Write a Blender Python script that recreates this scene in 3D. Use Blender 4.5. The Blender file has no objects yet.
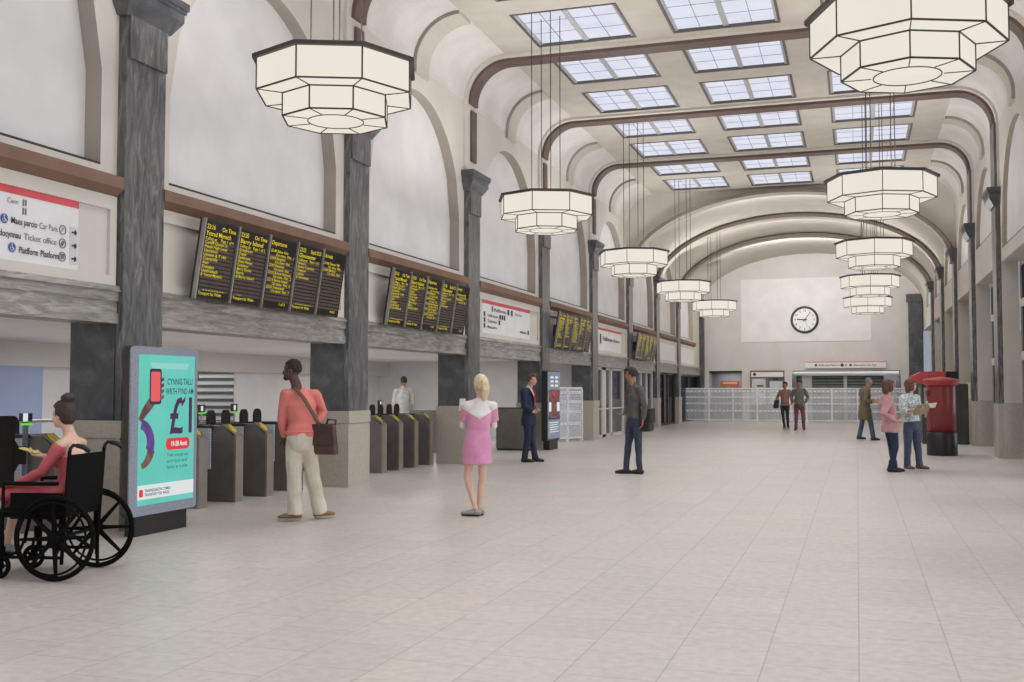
import bpy, bmesh, math, random
from math import sin, cos, pi, sqrt, radians as R_, atan2
from mathutils import Vector, Matrix, noise
random.seed(4)
SC = bpy.context.scene
COL = SC.collection

# ------------------------------------------------------------------ camera
cam_d = bpy.data.cameras.new('camera')
cam = bpy.data.objects.new('camera', cam_d); COL.objects.link(cam)
cam_d.sensor_width = 36.0
cam_d.lens = 1060.0 / 1024.0 * 36.0
cam_d.clip_start = 0.05; cam_d.clip_end = 400
pitch = math.atan(48.5 / 1060.0)
yaw = math.atan(345.0 / 1060.0 * cos(pitch))
cam.location = (0, 0, 1.45)
cam.rotation_euler = (pi / 2 + pitch, 0, yaw)
SC.camera = cam

# ------------------------------------------------------------------ light and exposure
def lin(h):
    h = h.lstrip('#')
    o = []
    for i in (0, 2, 4):
        c = int(h[i:i + 2], 16) / 255.0
        o.append(c / 12.92 if c <= 0.04045 else ((c + 0.055) / 1.055) ** 2.4)
    return (o[0], o[1], o[2], 1.0)
w = bpy.data.worlds.new('daylight'); SC.world = w
w.use_nodes = True
bg = w.node_tree.nodes['Background']
bg.inputs[0].default_value = (0.88, 0.93, 1.0, 1)
bg.inputs[1].default_value = 1.1
SC.view_settings.view_transform = 'Standard'
SC.view_settings.look = 'None'
SC.view_settings.gamma = 1.0
SC.view_settings.use_curve_mapping = False
SC.view_settings.exposure = 0.0
SKY_POWER = 19.0
UP_POWER = 72.0

def area(name, loc, size, size_y, power, rot, color=(1, 1, 1), spread=180):
    d = bpy.data.lights.new(name, 'AREA'); d.shape = 'RECTANGLE'
    d.size = size; d.size_y = size_y; d.energy = power; d.color = color
    d.spread = R_(spread)
    o = bpy.data.objects.new(name, d); COL.objects.link(o)
    o.location = loc; o.rotation_euler = rot
    return o

# ------------------------------------------------------------------ hall dimensions
XL, XR = -7.3, 2.95            # wall faces
XC = (XL + XR) / 2
ZC = 8.0                       # flat ceiling
ZW = 7.15; RC = 0.85           # wall top, cove radius
BAY = 5.13
Y0, YV, YE = -6.0, 35.1, 52.4  # open end, start of vault, end wall
def yc(n): return 9.45 + BAY * (n - 1)
def ell_z(x): 
    t = max(0.0, 1 - ((x - XC) / (XR - XC)) ** 2)
    return 5.35 + 2.6 * sqrt(t)
SKX = [(-5.7, -3.8), (-3.12, -1.2), (-0.5, 1.4)]
SKY = []
for n in range(-1, 6):
    for o in (0.27, 2.78):
        SKY.append((yc(n) + 0.0 + o, yc(n) + o + 1.83))
SKY = [s for s in SKY if s[0] > -4 and s[1] < YV]
for (a, b) in SKY:
    for (c, d) in SKX:
        area('skylight_daylight', ((c + d) / 2, (a + b) / 2, ZC - 0.03), 1.7, 1.6, SKY_POWER, (0, 0, 0), (0.97, 0.98, 1.0), 116)

# ------------------------------------------------------------------ materials
MATS = {}
def mat(name, c, rough=0.6, metal=0.0, c2=None, scale=6.0, stretch=(1, 1, 1), bump=0.0, emit=0.0, spec=0.5, detail=4, lo=0.35, hi=0.65, coat=0.0):
    if name in MATS: return MATS[name]
    m = bpy.data.materials.new(name); MATS[name] = m
    m.use_nodes = True; nt = m.node_tree; p = nt.nodes['Principled BSDF']
    p.inputs['Base Color'].default_value = lin(c); p.inputs['Roughness'].default_value = rough
    p.inputs['Metallic'].default_value = metal; p.inputs['Specular IOR Level'].default_value = spec
    p.inputs['Coat Weight'].default_value = coat
    tc = nt.nodes.new('ShaderNodeTexCoord'); mp = nt.nodes.new('ShaderNodeMapping')
    mp.inputs['Scale'].default_value = stretch
    nt.links.new(tc.outputs['Object'], mp.inputs['Vector'])
    nz = nt.nodes.new('ShaderNodeTexNoise'); nz.inputs['Scale'].default_value = scale; nz.inputs['Detail'].default_value = detail
    nt.links.new(mp.outputs[0], nz.inputs['Vector'])
    if c2:
        cr = nt.nodes.new('ShaderNodeValToRGB')
        cr.color_ramp.elements[0].position = lo; cr.color_ramp.elements[1].position = hi
        cr.color_ramp.elements[0].color = lin(c); cr.color_ramp.elements[1].color = lin(c2)
        nt.links.new(nz.outputs['Fac'], cr.inputs[0]); nt.links.new(cr.outputs[0], p.inputs['Base Color'])
    if bump:
        b = nt.nodes.new('ShaderNodeBump'); b.inputs['Strength'].default_value = bump; b.inputs['Distance'].default_value = 0.01
        nt.links.new(nz.outputs['Fac'], b.inputs['Height']); nt.links.new(b.outputs[0], p.inputs['Normal'])
    if emit:
        p.inputs['Emission Color'].default_value = lin(c); p.inputs['Emission Strength'].default_value = emit
    return m

cream = mat('cream_plaster', '#cbc4ba', 0.75, c2='#d2cbc2', scale=1.2)
white_pl = mat('white_plaster', '#dad8d7', 0.8, c2='#e3e1df', scale=1.6)
cove_pl = mat('cove_plaster', '#cfcac5', 0.8, c2='#dcd8d4', scale=1.6)
ceil_pl = mat('ceiling_plaster', '#bdb5aa', 0.75, c2='#c5beb4', scale=2.0)
trim_g = mat('edge_shade_grey', '#9a9189', 0.7, c2='#a59c94', scale=3)  # shade tone for the cove band edges
brown = mat('brown_band', '#836553', 0.6, c2='#76594a', scale=2)
brownd = mat('brown_rib', '#6d5850', 0.6, c2='#5e4b45', scale=2)
granite = mat('beige_granite', '#aea598', 0.4, c2='#b9b0a4', scale=30, detail=2)
room_w = mat('room_white', '#d8d8da', 0.7, c2='#dfdfe0', scale=2)
room_sp = mat('speckled_bulkhead', '#bdb9b7', 0.8, c2='#d0ccca', scale=60, detail=2)
black = mat('black_paint', '#141313', 0.45, c2='#1c1b1b', scale=20)
blackm = mat('black_rubber', '#1a1919', 0.6, c2='#222121', scale=20)
darkm = mat('dark_metal', '#3b3734', 0.4, 0.3, c2='#433f3c', scale=8)
wire = mat('lamp_edge_metal', '#34302c', 0.5, c2='#3d3934', scale=8)
gate_side = mat('gate_side_steel', '#66625e', 0.45, 0.1, c2='#6f6b66', scale=5)
gate_end = mat('gate_end_steel', '#8b847c', 0.35, 0.35, c2='#938c84', scale=5)
yellow = mat('yellow_pad', '#d9c22c', 0.4, c2='#cdb324', scale=20)
green_l = mat('green_light', '#3fd23a', 0.4, c2='#35b832', scale=20, emit=0.0)
white_p = mat('white_paint', '#e6e6e8', 0.4, c2='#dededf', scale=8)
alum = mat('aluminium', '#b5b2ae', 0.35, 0.6, c2='#a8a5a1', scale=10)
sign_w = mat('sign_white', '#e4e2e2', 0.45, c2='#dedcdc', scale=3)
sign_r = mat('sign_red', '#d5535a', 0.5, c2='#cb4a52', scale=3)
sign_k = mat('sign_dark_ink', '#3b3a40', 0.6, c2='#45444a', scale=10)
sign_g = mat('sign_grey_ink', '#77767c', 0.6, c2='#6d6c72', scale=10)
sign_b = mat('sign_blue', '#3d4f9a', 0.5, c2='#46589f', scale=10)
led_bg = mat('led_screen', '#1e1a1c', 0.22, c2='#2c2524', scale=1.2, spec=0.6)
led_row = mat('led_row', '#51443e', 0.4, c2='#483c37', scale=10)
grey_pv = mat('pavement', '#a8a8a8', 0.8, c2='#9b9b9b', scale=4)

def emission(name, c, strength, c2=None, scale=3.0):
    m = bpy.data.materials.new(name); m.use_nodes = True; nt = m.node_tree
    nt.nodes.clear()
    o = nt.nodes.new('ShaderNodeOutputMaterial'); e = nt.nodes.new('ShaderNodeEmission')
    e.inputs[0].default_value = lin(c); e.inputs[1].default_value = strength
    if c2:
        tc = nt.nodes.new('ShaderNodeTexCoord'); nz = nt.nodes.new('ShaderNodeTexNoise'); nz.inputs['Scale'].default_value = scale
        cr = nt.nodes.new('ShaderNodeValToRGB'); cr.color_ramp.elements[0].position = .4; cr.color_ramp.elements[1].position = .6
        cr.color_ramp.elements[0].color = lin(c); cr.color_ramp.elements[1].color = lin(c2)
        nt.links.new(tc.outputs['Object'], nz.inputs['Vector']); nt.links.new(nz.outputs['Fac'], cr.inputs[0]); nt.links.new(cr.outputs[0], e.inputs[0])
    nt.links.new(e.outputs[0], o.inputs[0])
    return m
sky_pane = emission('skylight_pane', '#dcdeee', 1.0, '#e4e6f3', 1.5)
lamp_gl = emission('lamp_glass', '#e9e3d5', 1.0, '#ede7da', 1.2)
led_y = emission('led_yellow', '#e8d43c', 0.9)
lcd_teal = emission('lcd_teal', '#6fd3c3', 0.85, '#79d9ca', 2.0)
lcd_white = emission('lcd_white', '#eef3f2', 0.85)
lcd_red = emission('lcd_red', '#e5474d', 0.9)
lcd_dark = emission('lcd_dark', '#3f4a58', 0.8)
lcd_purple = emission('lcd_purple', '#7a5a9e', 0.8, '#6a4c8e', 6)
lcd_skin = emission('lcd_skin', '#8a6a66', 0.8, '#6e5250', 8)
lcd_pink = emission('lcd_pink', '#f06a6e', 0.9)
lcd_grey = emission('lcd_greyblue', '#8d94a4', 0.75, '#a0a6b4', 9)
lcd_navy = emission('lcd_navy', '#4b5a74', 0.7, '#5c6b84', 9)
lcd_brown = emission('lcd_brown', '#6e5a60', 0.7, '#a5706a', 9)
gate_led = emission('gate_green_light', '#6fe24a', 0.9)
room_light = emission('downlight', '#f3f1ee', 1.0)

def marble(name, dark, mid, light, stretch, scale=2.2, rough=0.28):
    m = bpy.data.materials.new(name); m.use_nodes = True; nt = m.node_tree; p = nt.nodes['Principled BSDF']
    p.inputs['Roughness'].default_value = rough; p.inputs['Specular IOR Level'].default_value = 0.55
    tc = nt.nodes.new('ShaderNodeTexCoord'); mp = nt.nodes.new('ShaderNodeMapping'); mp.inputs['Scale'].default_value = stretch
    nt.links.new(tc.outputs['Object'], mp.inputs[0])
    n1 = nt.nodes.new('ShaderNodeTexNoise'); n1.inputs['Scale'].default_value = scale; n1.inputs['Detail'].default_value = 9; n1.inputs['Distortion'].default_value = 1.4; n1.inputs['Roughness'].default_value = .62
    nt.links.new(mp.outputs[0], n1.inputs[0])
    cr = nt.nodes.new('ShaderNodeValToRGB'); e = cr.color_ramp.elements
    e[0].position = .3; e[0].color = lin(dark); e[1].position = .72; e[1].color = lin(light)
    x = e.new(.52); x.color = lin(mid)
    nt.links.new(n1.outputs['Fac'], cr.inputs[0]); nt.links.new(cr.outputs[0], p.inputs['Base Color'])
    return m
marb_v = marble('grey_marble_shaft', '#39393c', '#646464', '#918f8e', (4.5, 4.5, 0.9))
marb_d = marble('dark_marble_block', '#3a3c40', '#4f5154', '#6e6f72', (1, 1, 1), 2.4)
marb_h = marble('grey_marble_lintel', '#66635f', '#96928d', '#b9b4ae', (2.5, .9, 7), 2.2, .4)

def floor_mat():
    m = bpy.data.materials.new('floor_tiles'); m.use_nodes = True; nt = m.node_tree; p = nt.nodes['Principled BSDF']
    tc = nt.nodes.new('ShaderNodeTexCoord'); mp = nt.nodes.new('ShaderNodeMapping')
    mp.inputs['Rotation'].default_value = (0, 0, pi / 2)
    mp.inputs['Location'].default_value = (0.1, 0.48 * 0 + 0.01, 0)
    nt.links.new(tc.outputs['Object'], mp.inputs[0])
    br = nt.nodes.new('ShaderNodeTexBrick'); br.offset = 0.5; br.squash = 1
    br.inputs['Scale'].default_value = 1.0; br.inputs['Brick Width'].default_value = .52; br.inputs['Row Height'].default_value = .48
    br.inputs['Mortar Size'].default_value = .0045; br.inputs['Mortar Smooth'].default_value = .3
    br.inputs['Color1'].default_value = lin('#c5bdb5'); br.inputs['Color2'].default_value = lin('#beb7b0'); br.inputs['Mortar'].default_value = lin('#a49c95')
    nt.links.new(mp.outputs[0], br.inputs[0])
    n1 = nt.nodes.new('ShaderNodeTexNoise'); n1.inputs['Scale'].default_value = .55; n1.inputs['Detail'].default_value = 2
    n2 = nt.nodes.new('ShaderNodeTexNoise'); n2.inputs['Scale'].default_value = 14; n2.inputs['Detail'].default_value = 6
    nt.links.new(tc.outputs['Object'], n1.inputs[0]); nt.links.new(tc.outputs['Object'], n2.inputs[0])
    cr = nt.nodes.new('ShaderNodeValToRGB'); e = cr.color_ramp.elements
    e[0].position = .35; e[0].color = (0.97, 1.0, 1.0, 1); e[1].position = .65; e[1].color = (1.02, .985, .97, 1)
    nt.links.new(n1.outputs['Fac'], cr.inputs[0])
    c2 = nt.nodes.new('ShaderNodeValToRGB'); e = c2.color_ramp.elements
    e[0].position = .3; e[0].color = (.87, .87, .87, 1); e[1].position = .7; e[1].color = (1.07, 1.07, 1.07, 1)
    nt.links.new(n2.outputs['Fac'], c2.inputs[0])
    a = nt.nodes.new('ShaderNodeMixRGB'); a.blend_type = 'MULTIPLY'; a.inputs[0].default_value = 1
    b = nt.nodes.new('ShaderNodeMixRGB'); b.blend_type = 'MULTIPLY'; b.inputs[0].default_value = 1
    nt.links.new(br.outputs[0], a.inputs[1]); nt.links.new(cr.outputs[0], a.inputs[2])
    nt.links.new(a.outputs[0], b.inputs[1]); nt.links.new(c2.outputs[0], b.inputs[2])
    nt.links.new(b.outputs[0], p.inputs['Base Color'])
    p.inputs['Roughness'].default_value = .36; p.inputs['Specular IOR Level'].default_value = .4
    return m
floor_m = floor_mat()

def glass_mat(name, tint, gloss=.1, dots=None):
    m = bpy.data.materials.new(name); m.use_nodes = True; nt = m.node_tree; nt.nodes.clear()
    o = nt.nodes.new('ShaderNodeOutputMaterial'); t = nt.nodes.new('ShaderNodeBsdfTransparent'); t.inputs[0].default_value = lin(tint)
    g = nt.nodes.new('ShaderNodeBsdfGlossy'); g.inputs['Roughness'].default_value = .08; g.inputs[0].default_value = (.9, .93, 1, 1)
    mx = nt.nodes.new('ShaderNodeMixShader'); mx.inputs[0].default_value = gloss
    nt.links.new(t.outputs[0], mx.inputs[1]); nt.links.new(g.outputs[0], mx.inputs[2])
    last = mx
    if dots:
        c, fac, scale = dots
        d = nt.nodes.new('ShaderNodeBsdfDiffuse'); d.inputs[0].default_value = lin(c)
        tc = nt.nodes.new('ShaderNodeTexCoord'); vo = nt.nodes.new('ShaderNodeTexVoronoi'); vo.inputs['Scale'].default_value = scale; vo.inputs['Randomness'].default_value = 0
        nt.links.new(tc.outputs['Object'], vo.inputs['Vector'])
        cr = nt.nodes.new('ShaderNodeValToRGB'); e = cr.color_ramp.elements
        e[0].position = .25; e[0].color = (fac + .12,) * 3 + (1,); e[1].position = .45; e[1].color = (fac - .12,) * 3 + (1,)
        nt.links.new(vo.outputs['Distance'], cr.inputs[0])
        m2 = nt.nodes.new('ShaderNodeMixShader'); nt.links.new(cr.outputs[0], m2.inputs[0])
        nt.links.new(mx.outputs[0], m2.inputs[1]); nt.links.new(d.outputs[0], m2.inputs[2]); last = m2
    nt.links.new(last.outputs[0], o.inputs[0])
    return m
win_glass = glass_mat('window_glass', '#737c8a', .16)
dot_glass = glass_mat('dotted_blue_glass', '#e6ebf5', .06, ('#dfe6f4', .85, 28))
clear_glass = glass_mat('clear_barrier_glass', '#f5f7fa', .04, ('#f2f4fa', .3, 20))
shop_glass = glass_mat('shop_glass', '#a9aeb8', .12)

# ------------------------------------------------------------------ mesh helpers
class MB:
    def __init__(s): s.v = []; s.f = []; s.m = []; s.mi = 0
    def add(s, vs, fs):
        k = len(s.v); s.v += [tuple(a) for a in vs]; s.f += [tuple(i + k for i in f) for f in fs]; s.m += [s.mi] * len(fs); return s
    def box(s, x0, x1, y0, y1, z0, z1):
        x0, x1 = sorted((x0, x1)); y0, y1 = sorted((y0, y1)); z0, z1 = sorted((z0, z1))
        return s.add([(x0, y0, z0), (x1, y0, z0), (x1, y1, z0), (x0, y1, z0), (x0, y0, z1), (x1, y0, z1), (x1, y1, z1), (x0, y1, z1)],
                     [(0, 3, 2, 1), (4, 5, 6, 7), (0, 1, 5, 4), (1, 2, 6, 5), (2, 3, 7, 6), (3, 0, 4, 7)])
    def prism(s, poly, axis, a, b):
        # poly: 2D points in the plane normal to axis, extruded a..b
        def P(u, v, t): return {'x': (t, u, v), 'y': (u, t, v), 'z': (u, v, t)}[axis]
        n = len(poly); vs = [P(u, v, a) for u, v in poly] + [P(u, v, b) for u, v in poly]
        fs = [tuple(range(n)), tuple(range(2 * n - 1, n - 1, -1))] + [(i, i + n, (i + 1) % n + n, (i + 1) % n) for i in range(n)]
        return s.add(vs, fs)
    def quad(s, a, b, c, d): return s.add([a, b, c, d], [(0, 1, 2, 3)])
    def chain(s, pts, rads, side=(1, 0, 0), n=12, cap=True, c0=True, c1=True):
        pts = [Vector(p) for p in pts]; rads = [(r, r) if not isinstance(r, (tuple, list)) else tuple(r) for r in rads]
        if cap:
            d0 = (pts[0] - pts[1]).normalized(); d1 = (pts[-1] - pts[-2]).normalized()
            r0 = min(rads[0]); r1 = min(rads[-1]); a0, b0 = rads[0]; a1, b1 = rads[-1]
            if c0:
                pts = [pts[0] + d0 * r0, pts[0] + d0 * r0 * .85, pts[0] + d0 * r0 * .5] + pts; rads = [(a0 * .08, b0 * .08), (a0 * .53, b0 * .53), (a0 * .87, b0 * .87)] + rads
            if c1:
                pts = pts + [pts[-1] + d1 * r1 * .5, pts[-1] + d1 * r1 * .85, pts[-1] + d1 * r1]; rads = rads + [(a1 * .87, b1 * .87), (a1 * .53, b1 * .53), (a1 * .08, b1 * .08)]
        side = Vector(side); vs = []; N = len(pts)
        for i, p in enumerate(pts):
            T = (pts[min(i + 1, N - 1)] - pts[max(i - 1, 0)]).normalized()
            S = side - T * side.dot(T)
            if S.length < .15:
                alt = Vector((0, 1, 0)) if abs(T.y) < .9 else Vector((0, 0, 1)); S = alt - T * alt.dot(T)
            S.normalize(); F = T.cross(S)
            for k in range(n):
                t = 2 * pi * k / n
                vs.append(p + S * cos(t) * rads[i][0] + F * sin(t) * rads[i][1])
        fs = [(i * n + k, i * n + (k + 1) % n, (i + 1) * n + (k + 1) % n, (i + 1) * n + k) for i in range(N - 1) for k in range(n)]
        fs.append(tuple(range(n - 1, -1, -1))); fs.append(tuple((N - 1) * n + k for k in range(n)))
        return s.add(vs, fs)
    def tube(s, pts, r, n=8): return s.chain(pts, [r] * len(pts), n=n, cap=False)
    def bar(s, a, b, w_, h_):
        a = Vector(a); b = Vector(b); T = (b - a).normalized(); up = Vector((0, 0, 1)) if abs(T.z) < .95 else Vector((0, 1, 0))
        S = T.cross(up).normalized() * (w_ / 2); U = S.cross(T).normalized() * (h_ / 2)
        vs = [p + x * S + y * U for p in (a, b) for x, y in ((-1, -1), (1, -1), (1, 1), (-1, 1))]
        return s.add(vs, [(0, 1, 2, 3), (7, 6, 5, 4), (0, 4, 5, 1), (1, 5, 6, 2), (2, 6, 7, 3), (3, 7, 4, 0)])
    def ell(s, c, r, M=None, n=16, m=10, fn=None):
        c = Vector(c); vs = []
        for j in range(m + 1):
            ph = pi * j / m
            for k in range(n):
                t = 2 * pi * k / n; d = Vector((sin(ph) * cos(t), sin(ph) * sin(t), cos(ph)))
                q = Vector((d.x * r[0], d.y * r[1], d.z * r[2])) * (fn(d) if fn else 1)
                vs.append(c + (M @ q if M else q))
        fs = [(j * n + k, j * n + (k + 1) % n, (j + 1) * n + (k + 1) % n, (j + 1) * n + k) for j in range(m) for k in range(n)]
        return s.add(vs, [f[::-1] for f in fs])
    def lathe(s, prof, c=(0, 0, 0), n=32):
        vs = [(c[0] + r * cos(2 * pi * k / n), c[1] + r * sin(2 * pi * k / n), c[2] + z) for r, z in prof for k in range(n)]
        fs = [(i * n + k, i * n + (k + 1) % n, (i + 1) * n + (k + 1) % n, (i + 1) * n + k) for i in range(len(prof) - 1) for k in range(n)]
        fs.append(tuple(range(n - 1, -1, -1))); fs.append(tuple((len(prof) - 1) * n + k for k in range(n)))
        return s.add(vs, fs)
    def disc(s, c, r, nrm='x', n=32):
        vs = []
        for k in range(n):
            a, b = r * cos(2 * pi * k / n), r * sin(2 * pi * k / n)
            vs.append({'x': (c[0], c[1] + a, c[2] + b), 'y': (c[0] + a, c[1], c[2] + b), 'z': (c[0] + a, c[1] + b, c[2])}[nrm])
        return s.add(vs, [tuple(range(n))])
    def text(s, body, size, M, width=None, align='LEFT', bold=0.0, thick=0.0):
        cu = bpy.data.curves.new('lettering', 'FONT'); cu.body = body; cu.size = size; cu.align_x = align; cu.offset = bold; cu.extrude = thick
        cu.resolution_u = 3
        o = bpy.data.objects.new('lettering', cu); COL.objects.link(o)
        bpy.context.view_layer.update()
        me = bpy.data.meshes.new_from_object(o.evaluated_get(bpy.context.evaluated_depsgraph_get()))
        vs = [v.co.copy() for v in me.vertices]
        if width and vs:
            xs = [v.x for v in vs]; k = width / max(1e-6, max(xs) - min(xs))
            for v in vs: v.x *= k
        s.add([M @ v for v in vs], [tuple(p.vertices) for p in me.polygons])
        bpy.data.objects.remove(o); bpy.data.curves.remove(cu); bpy.data.meshes.remove(me)
        return s
    def mesh(s, name, mats, smooth=False):
        me = bpy.data.meshes.new(name); me.from_pydata(s.v, [], s.f)
        for m in (mats if isinstance(mats, list) else [mats]): me.materials.append(m)
        if isinstance(mats, list): me.polygons.foreach_set('material_index', s.m)
        me.polygons.foreach_set('use_smooth', [smooth] * len(me.polygons)); me.update()
        return me
    def build(s, name, mats, parent=None, smooth=False, fix=False, bevel=0, **tags):
        me = s.mesh(name, mats, smooth)
        if fix:
            bm = bmesh.new(); bm.from_mesh(me); bmesh.ops.recalc_face_normals(bm, faces=bm.faces); bm.to_mesh(me); bm.free()
        o = bpy.data.objects.new(name, me); COL.objects.link(o)
        if parent: o.parent = parent
        if bevel:
            b = o.modifiers.new('bevel', 'BEVEL'); b.width = bevel; b.segments = 2; b.limit_method = 'ANGLE'
        for k, v in tags.items(): o[k] = v
        return o

def thing(name, label, cat, loc=(0, 0, 0), rz=0, group=None):
    o = bpy.data.objects.new(name, None); COL.objects.link(o); o.empty_display_size = .1
    o.location = loc; o.rotation_euler = (0, 0, rz); o['label'] = label; o['category'] = cat
    if group: o['group'] = group
    return o
def struct(name, mb, m, **k):
    fix = k.pop('fix', False)
    return mb.build(name, m, fix=fix, kind='structure', **k)
def copy_tree(o, parent=None):
    c = o.copy(); COL.objects.link(c)
    if parent: c.parent = parent
    for ch in [x for x in KIDS.get(o.name, [])] if False else list(o.children): copy_tree(ch, c)
    return c

# orientation matrices for lettering: text x-axis -> U, text y-axis -> V
def M3(o, u, v):
    u = Vector(u).normalized(); v = Vector(v).normalized(); n = u.cross(v)
    m = Matrix((u, v, n)).transposed().to_4x4(); m.translation = Vector(o); return m

# ------------------------------------------------------------------ structure
f = MB(); f.quad((-15.5, Y0, 0), (3.6, Y0, 0), (3.6, YE + .6, 0), (-15.5, YE + .6, 0)); struct('floor', f, floor_m)
g = MB(); g.quad((3.6, -30, -.02), (40, -30, -.02), (40, 90, -.02), (3.6, 90, -.02)); struct('ground_outside', g, grey_pv)
g = MB(); g.box(9, 9.3, -20, 220, 0, 12); struct('wall_outside', g, mat('outside_facade', '#8d9197', .8, c2='#7c8187', scale=.7))

def side_wall(name, X, sgn, zlo, bays, ztop_fn, y_end, mats):
    """wall face at X with arched panels set back by .2; sgn = direction away from the hall"""
    mb = MB(); D = .2 if sgn < 0 else .09; pan = MB()
    def q(y0, y1, za0, zb0, za1, zb1, x=X, m=None):
        (m or mb).quad((x, y0, za0), (x, y1, za1), (x, y1, zb1), (x, y0, zb0))
    ys = sorted(set([Y0, y_end] + [c + h * i / 12.0 for (c, h, zb, zs) in bays for i in range(-12, 13)] + ([35.1 + .25 * i for i in range(70)] if y_end > 36 else [])))
    ys = [y for y in ys if Y0 <= y <= y_end]
    for a, b in zip(ys, ys[1:]):
        mid = (a + b) / 2; bay = next((B for B in bays if abs(mid - B[0]) < B[1]), None)
        if bay:
            c, h, zb, zs = bay
            top = lambda y: zs + sqrt(max(0, h * h - (y - c) ** 2))
            q(a, b, zlo, zb, zlo, zb)
            q(a, b, top(a), ztop_fn(a), top(b), ztop_fn(b))
            q(a, b, zb, top(a), zb, top(b), X + sgn * D, pan)
            for (z0, z1) in ((zb, zb), (top(a), top(b))):
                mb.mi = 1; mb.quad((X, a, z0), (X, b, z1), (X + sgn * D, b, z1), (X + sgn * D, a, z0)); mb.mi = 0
        else: q(a, b, zlo, ztop_fn(a), zlo, ztop_fn(b))
    for c, h, zb, zs in bays:
        mb.mi = 1
        for e in (-h, h): mb.quad((X, c + e, zb), (X, c + e, zs), (X + sgn * D, c + e, zs), (X + sgn * D, c + e, zb))
        mb.mi = 0
    w_ = struct(name, mb, mats)
    pan.build('plaster_panel', white_pl, w_)
    # thin dark sill line
    s_ = MB()
    for c, h, zb, zs in bays: s_.box(X + sgn * -.0, X + sgn * D, c - h, c + h, zb, zb + .025)
    s_.build('sill_line', darkm, w_)
    return w_
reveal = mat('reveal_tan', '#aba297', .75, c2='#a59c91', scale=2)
def ztop(y):
    if y <= YV: return ZW
    best = 5.35
    for n in (6, 7, 8):
        c = yc(n) + BAY / 2
        if abs(y - c) < 2.2: best = max(best, 5.0 + sqrt(2.2 ** 2 - (y - c) ** 2))
    return best
baysL = [(yc(n) + BAY / 2, 2.0, 3.74, 4.72 if n < 6 else 4.6) for n in range(-1, 9)]
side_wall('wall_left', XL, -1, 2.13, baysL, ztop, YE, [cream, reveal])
baysR = [(yc(n) + BAY / 2, 2.0, 4.42 if n <= 3 else 5.0, 4.72 if n < 6 else 4.6) for n in range(-1, 9)]
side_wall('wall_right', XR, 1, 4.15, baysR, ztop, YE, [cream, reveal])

# cove
cv = MB(); NA = 14
for (X, s_) in ((XL, 1), (XR, -1)):
    P = [(X + s_ * (RC - RC * cos(t * pi / 2 / NA)), ZW + RC * sin(t * pi / 2 / NA)) for t in range(NA + 1)]
    for (x0, z0), (x1, z1) in zip(P, P[1:]): cv.quad((x0, Y0, z0), (x0, YV, z0), (x1, YV, z1), (x1, Y0, z1))
ceil = MB()
xs = sorted(set([XL + RC, XR - RC] + [v for s_ in SKX for v in s_])); ysb = sorted(set([Y0, YV] + [v for s_ in SKY for v in s_]))
for a, b in zip(xs, xs[1:]):
    for c, d in zip(ysb, ysb[1:]):
        if any(abs(a - s_[0]) < .01 for s_ in SKX) and any(abs(c - s_[0]) < .01 for s_ in SKY): continue
        ceil.quad((a, c, ZC), (a, d, ZC), (b, d, ZC), (b, c, ZC))
C_ = struct('ceiling', ceil, ceil_pl)
cv.build('cove', cove_pl, C_, smooth=True)

# vaulted far part
vt = MB(); NX = 48; vy = [YV + i * .18 for i in range(int((YE - YV) / .18) + 1)] + [YE]
def vz(x, y):
    z = ell_z(x)
    zt = ztop(y + 1e-4)
    return max(z, zt if zt > 5.36 else 0)
vxs = [XC - (XR - XC) * cos(pi * i / NX) for i in range(NX + 1)]
vs = [(x, y, vz(x, y)) for y in vy for x in vxs]; n1 = NX + 1
vt.add(vs, [(j * n1 + i, j * n1 + i + 1, (j + 1) * n1 + i + 1, (j + 1) * n1 + i) for j in range(len(vy) - 1) for i in range(NX)])
struct('ceiling_vault', vt, cream, smooth=True)
# spandrel wall above the first arch
sp = MB()
def prof_z(x):
    dx = min(x - XL, XR - x)
    return ZC if dx >= RC else ZW + sqrt(max(0, RC ** 2 - (RC - dx) ** 2))
for a, b in zip(vxs, vxs[1:]):
    sp.quad((a, YV, min(ell_z(a), prof_z(a))), (b, YV, min(ell_z(b), prof_z(b))), (b, YV, prof_z(b)), (a, YV, prof_z(a)))
struct('wall_spandrel', sp, cream)
# transverse ribs (thin timber-brown bands)
def sweep(mb, path, y0, y1, d):
    """band following path [(x,z)], thickness d inward (towards hall centre), from y0 to y1"""
    N = len(path); q = []
    for i, (x, z) in enumerate(path):
        a = Vector(path[max(i - 1, 0)]); b = Vector(path[min(i + 1, N - 1)]); t = (b - a).normalized(); nrm = Vector((t.y, -t.x))
        q.append((x + nrm.x * d, z + nrm.y * d))
    vs = []
    for (x, z), (x2, z2) in zip(path, q): vs += [(x, y0, z), (x, y1, z), (x2, y1, z2), (x2, y0, z2)]
    fs = []
    for i in range(N - 1):
        for k in range(4): fs.append((i * 4 + k, i * 4 + (k + 1) % 4, (i + 1) * 4 + (k + 1) % 4, (i + 1) * 4 + k))
    fs += [(0, 1, 2, 3), ((N - 1) * 4 + 3, (N - 1) * 4 + 2, (N - 1) * 4 + 1, (N - 1) * 4)]
    mb.add(vs, fs)
def rib_path(z0):
    p = [(XL, z0)] + [(XL + RC - RC * cos(t * pi / 2 / NA), ZW + RC * sin(t * pi / 2 / NA)) for t in range(NA + 1)]
    p += [(XR - RC + RC * sin(t * pi / 2 / NA), ZW + RC * cos(t * pi / 2 / NA)) for t in range(NA + 1)] + [(XR, z0)]
    return p
tn = 1
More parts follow.
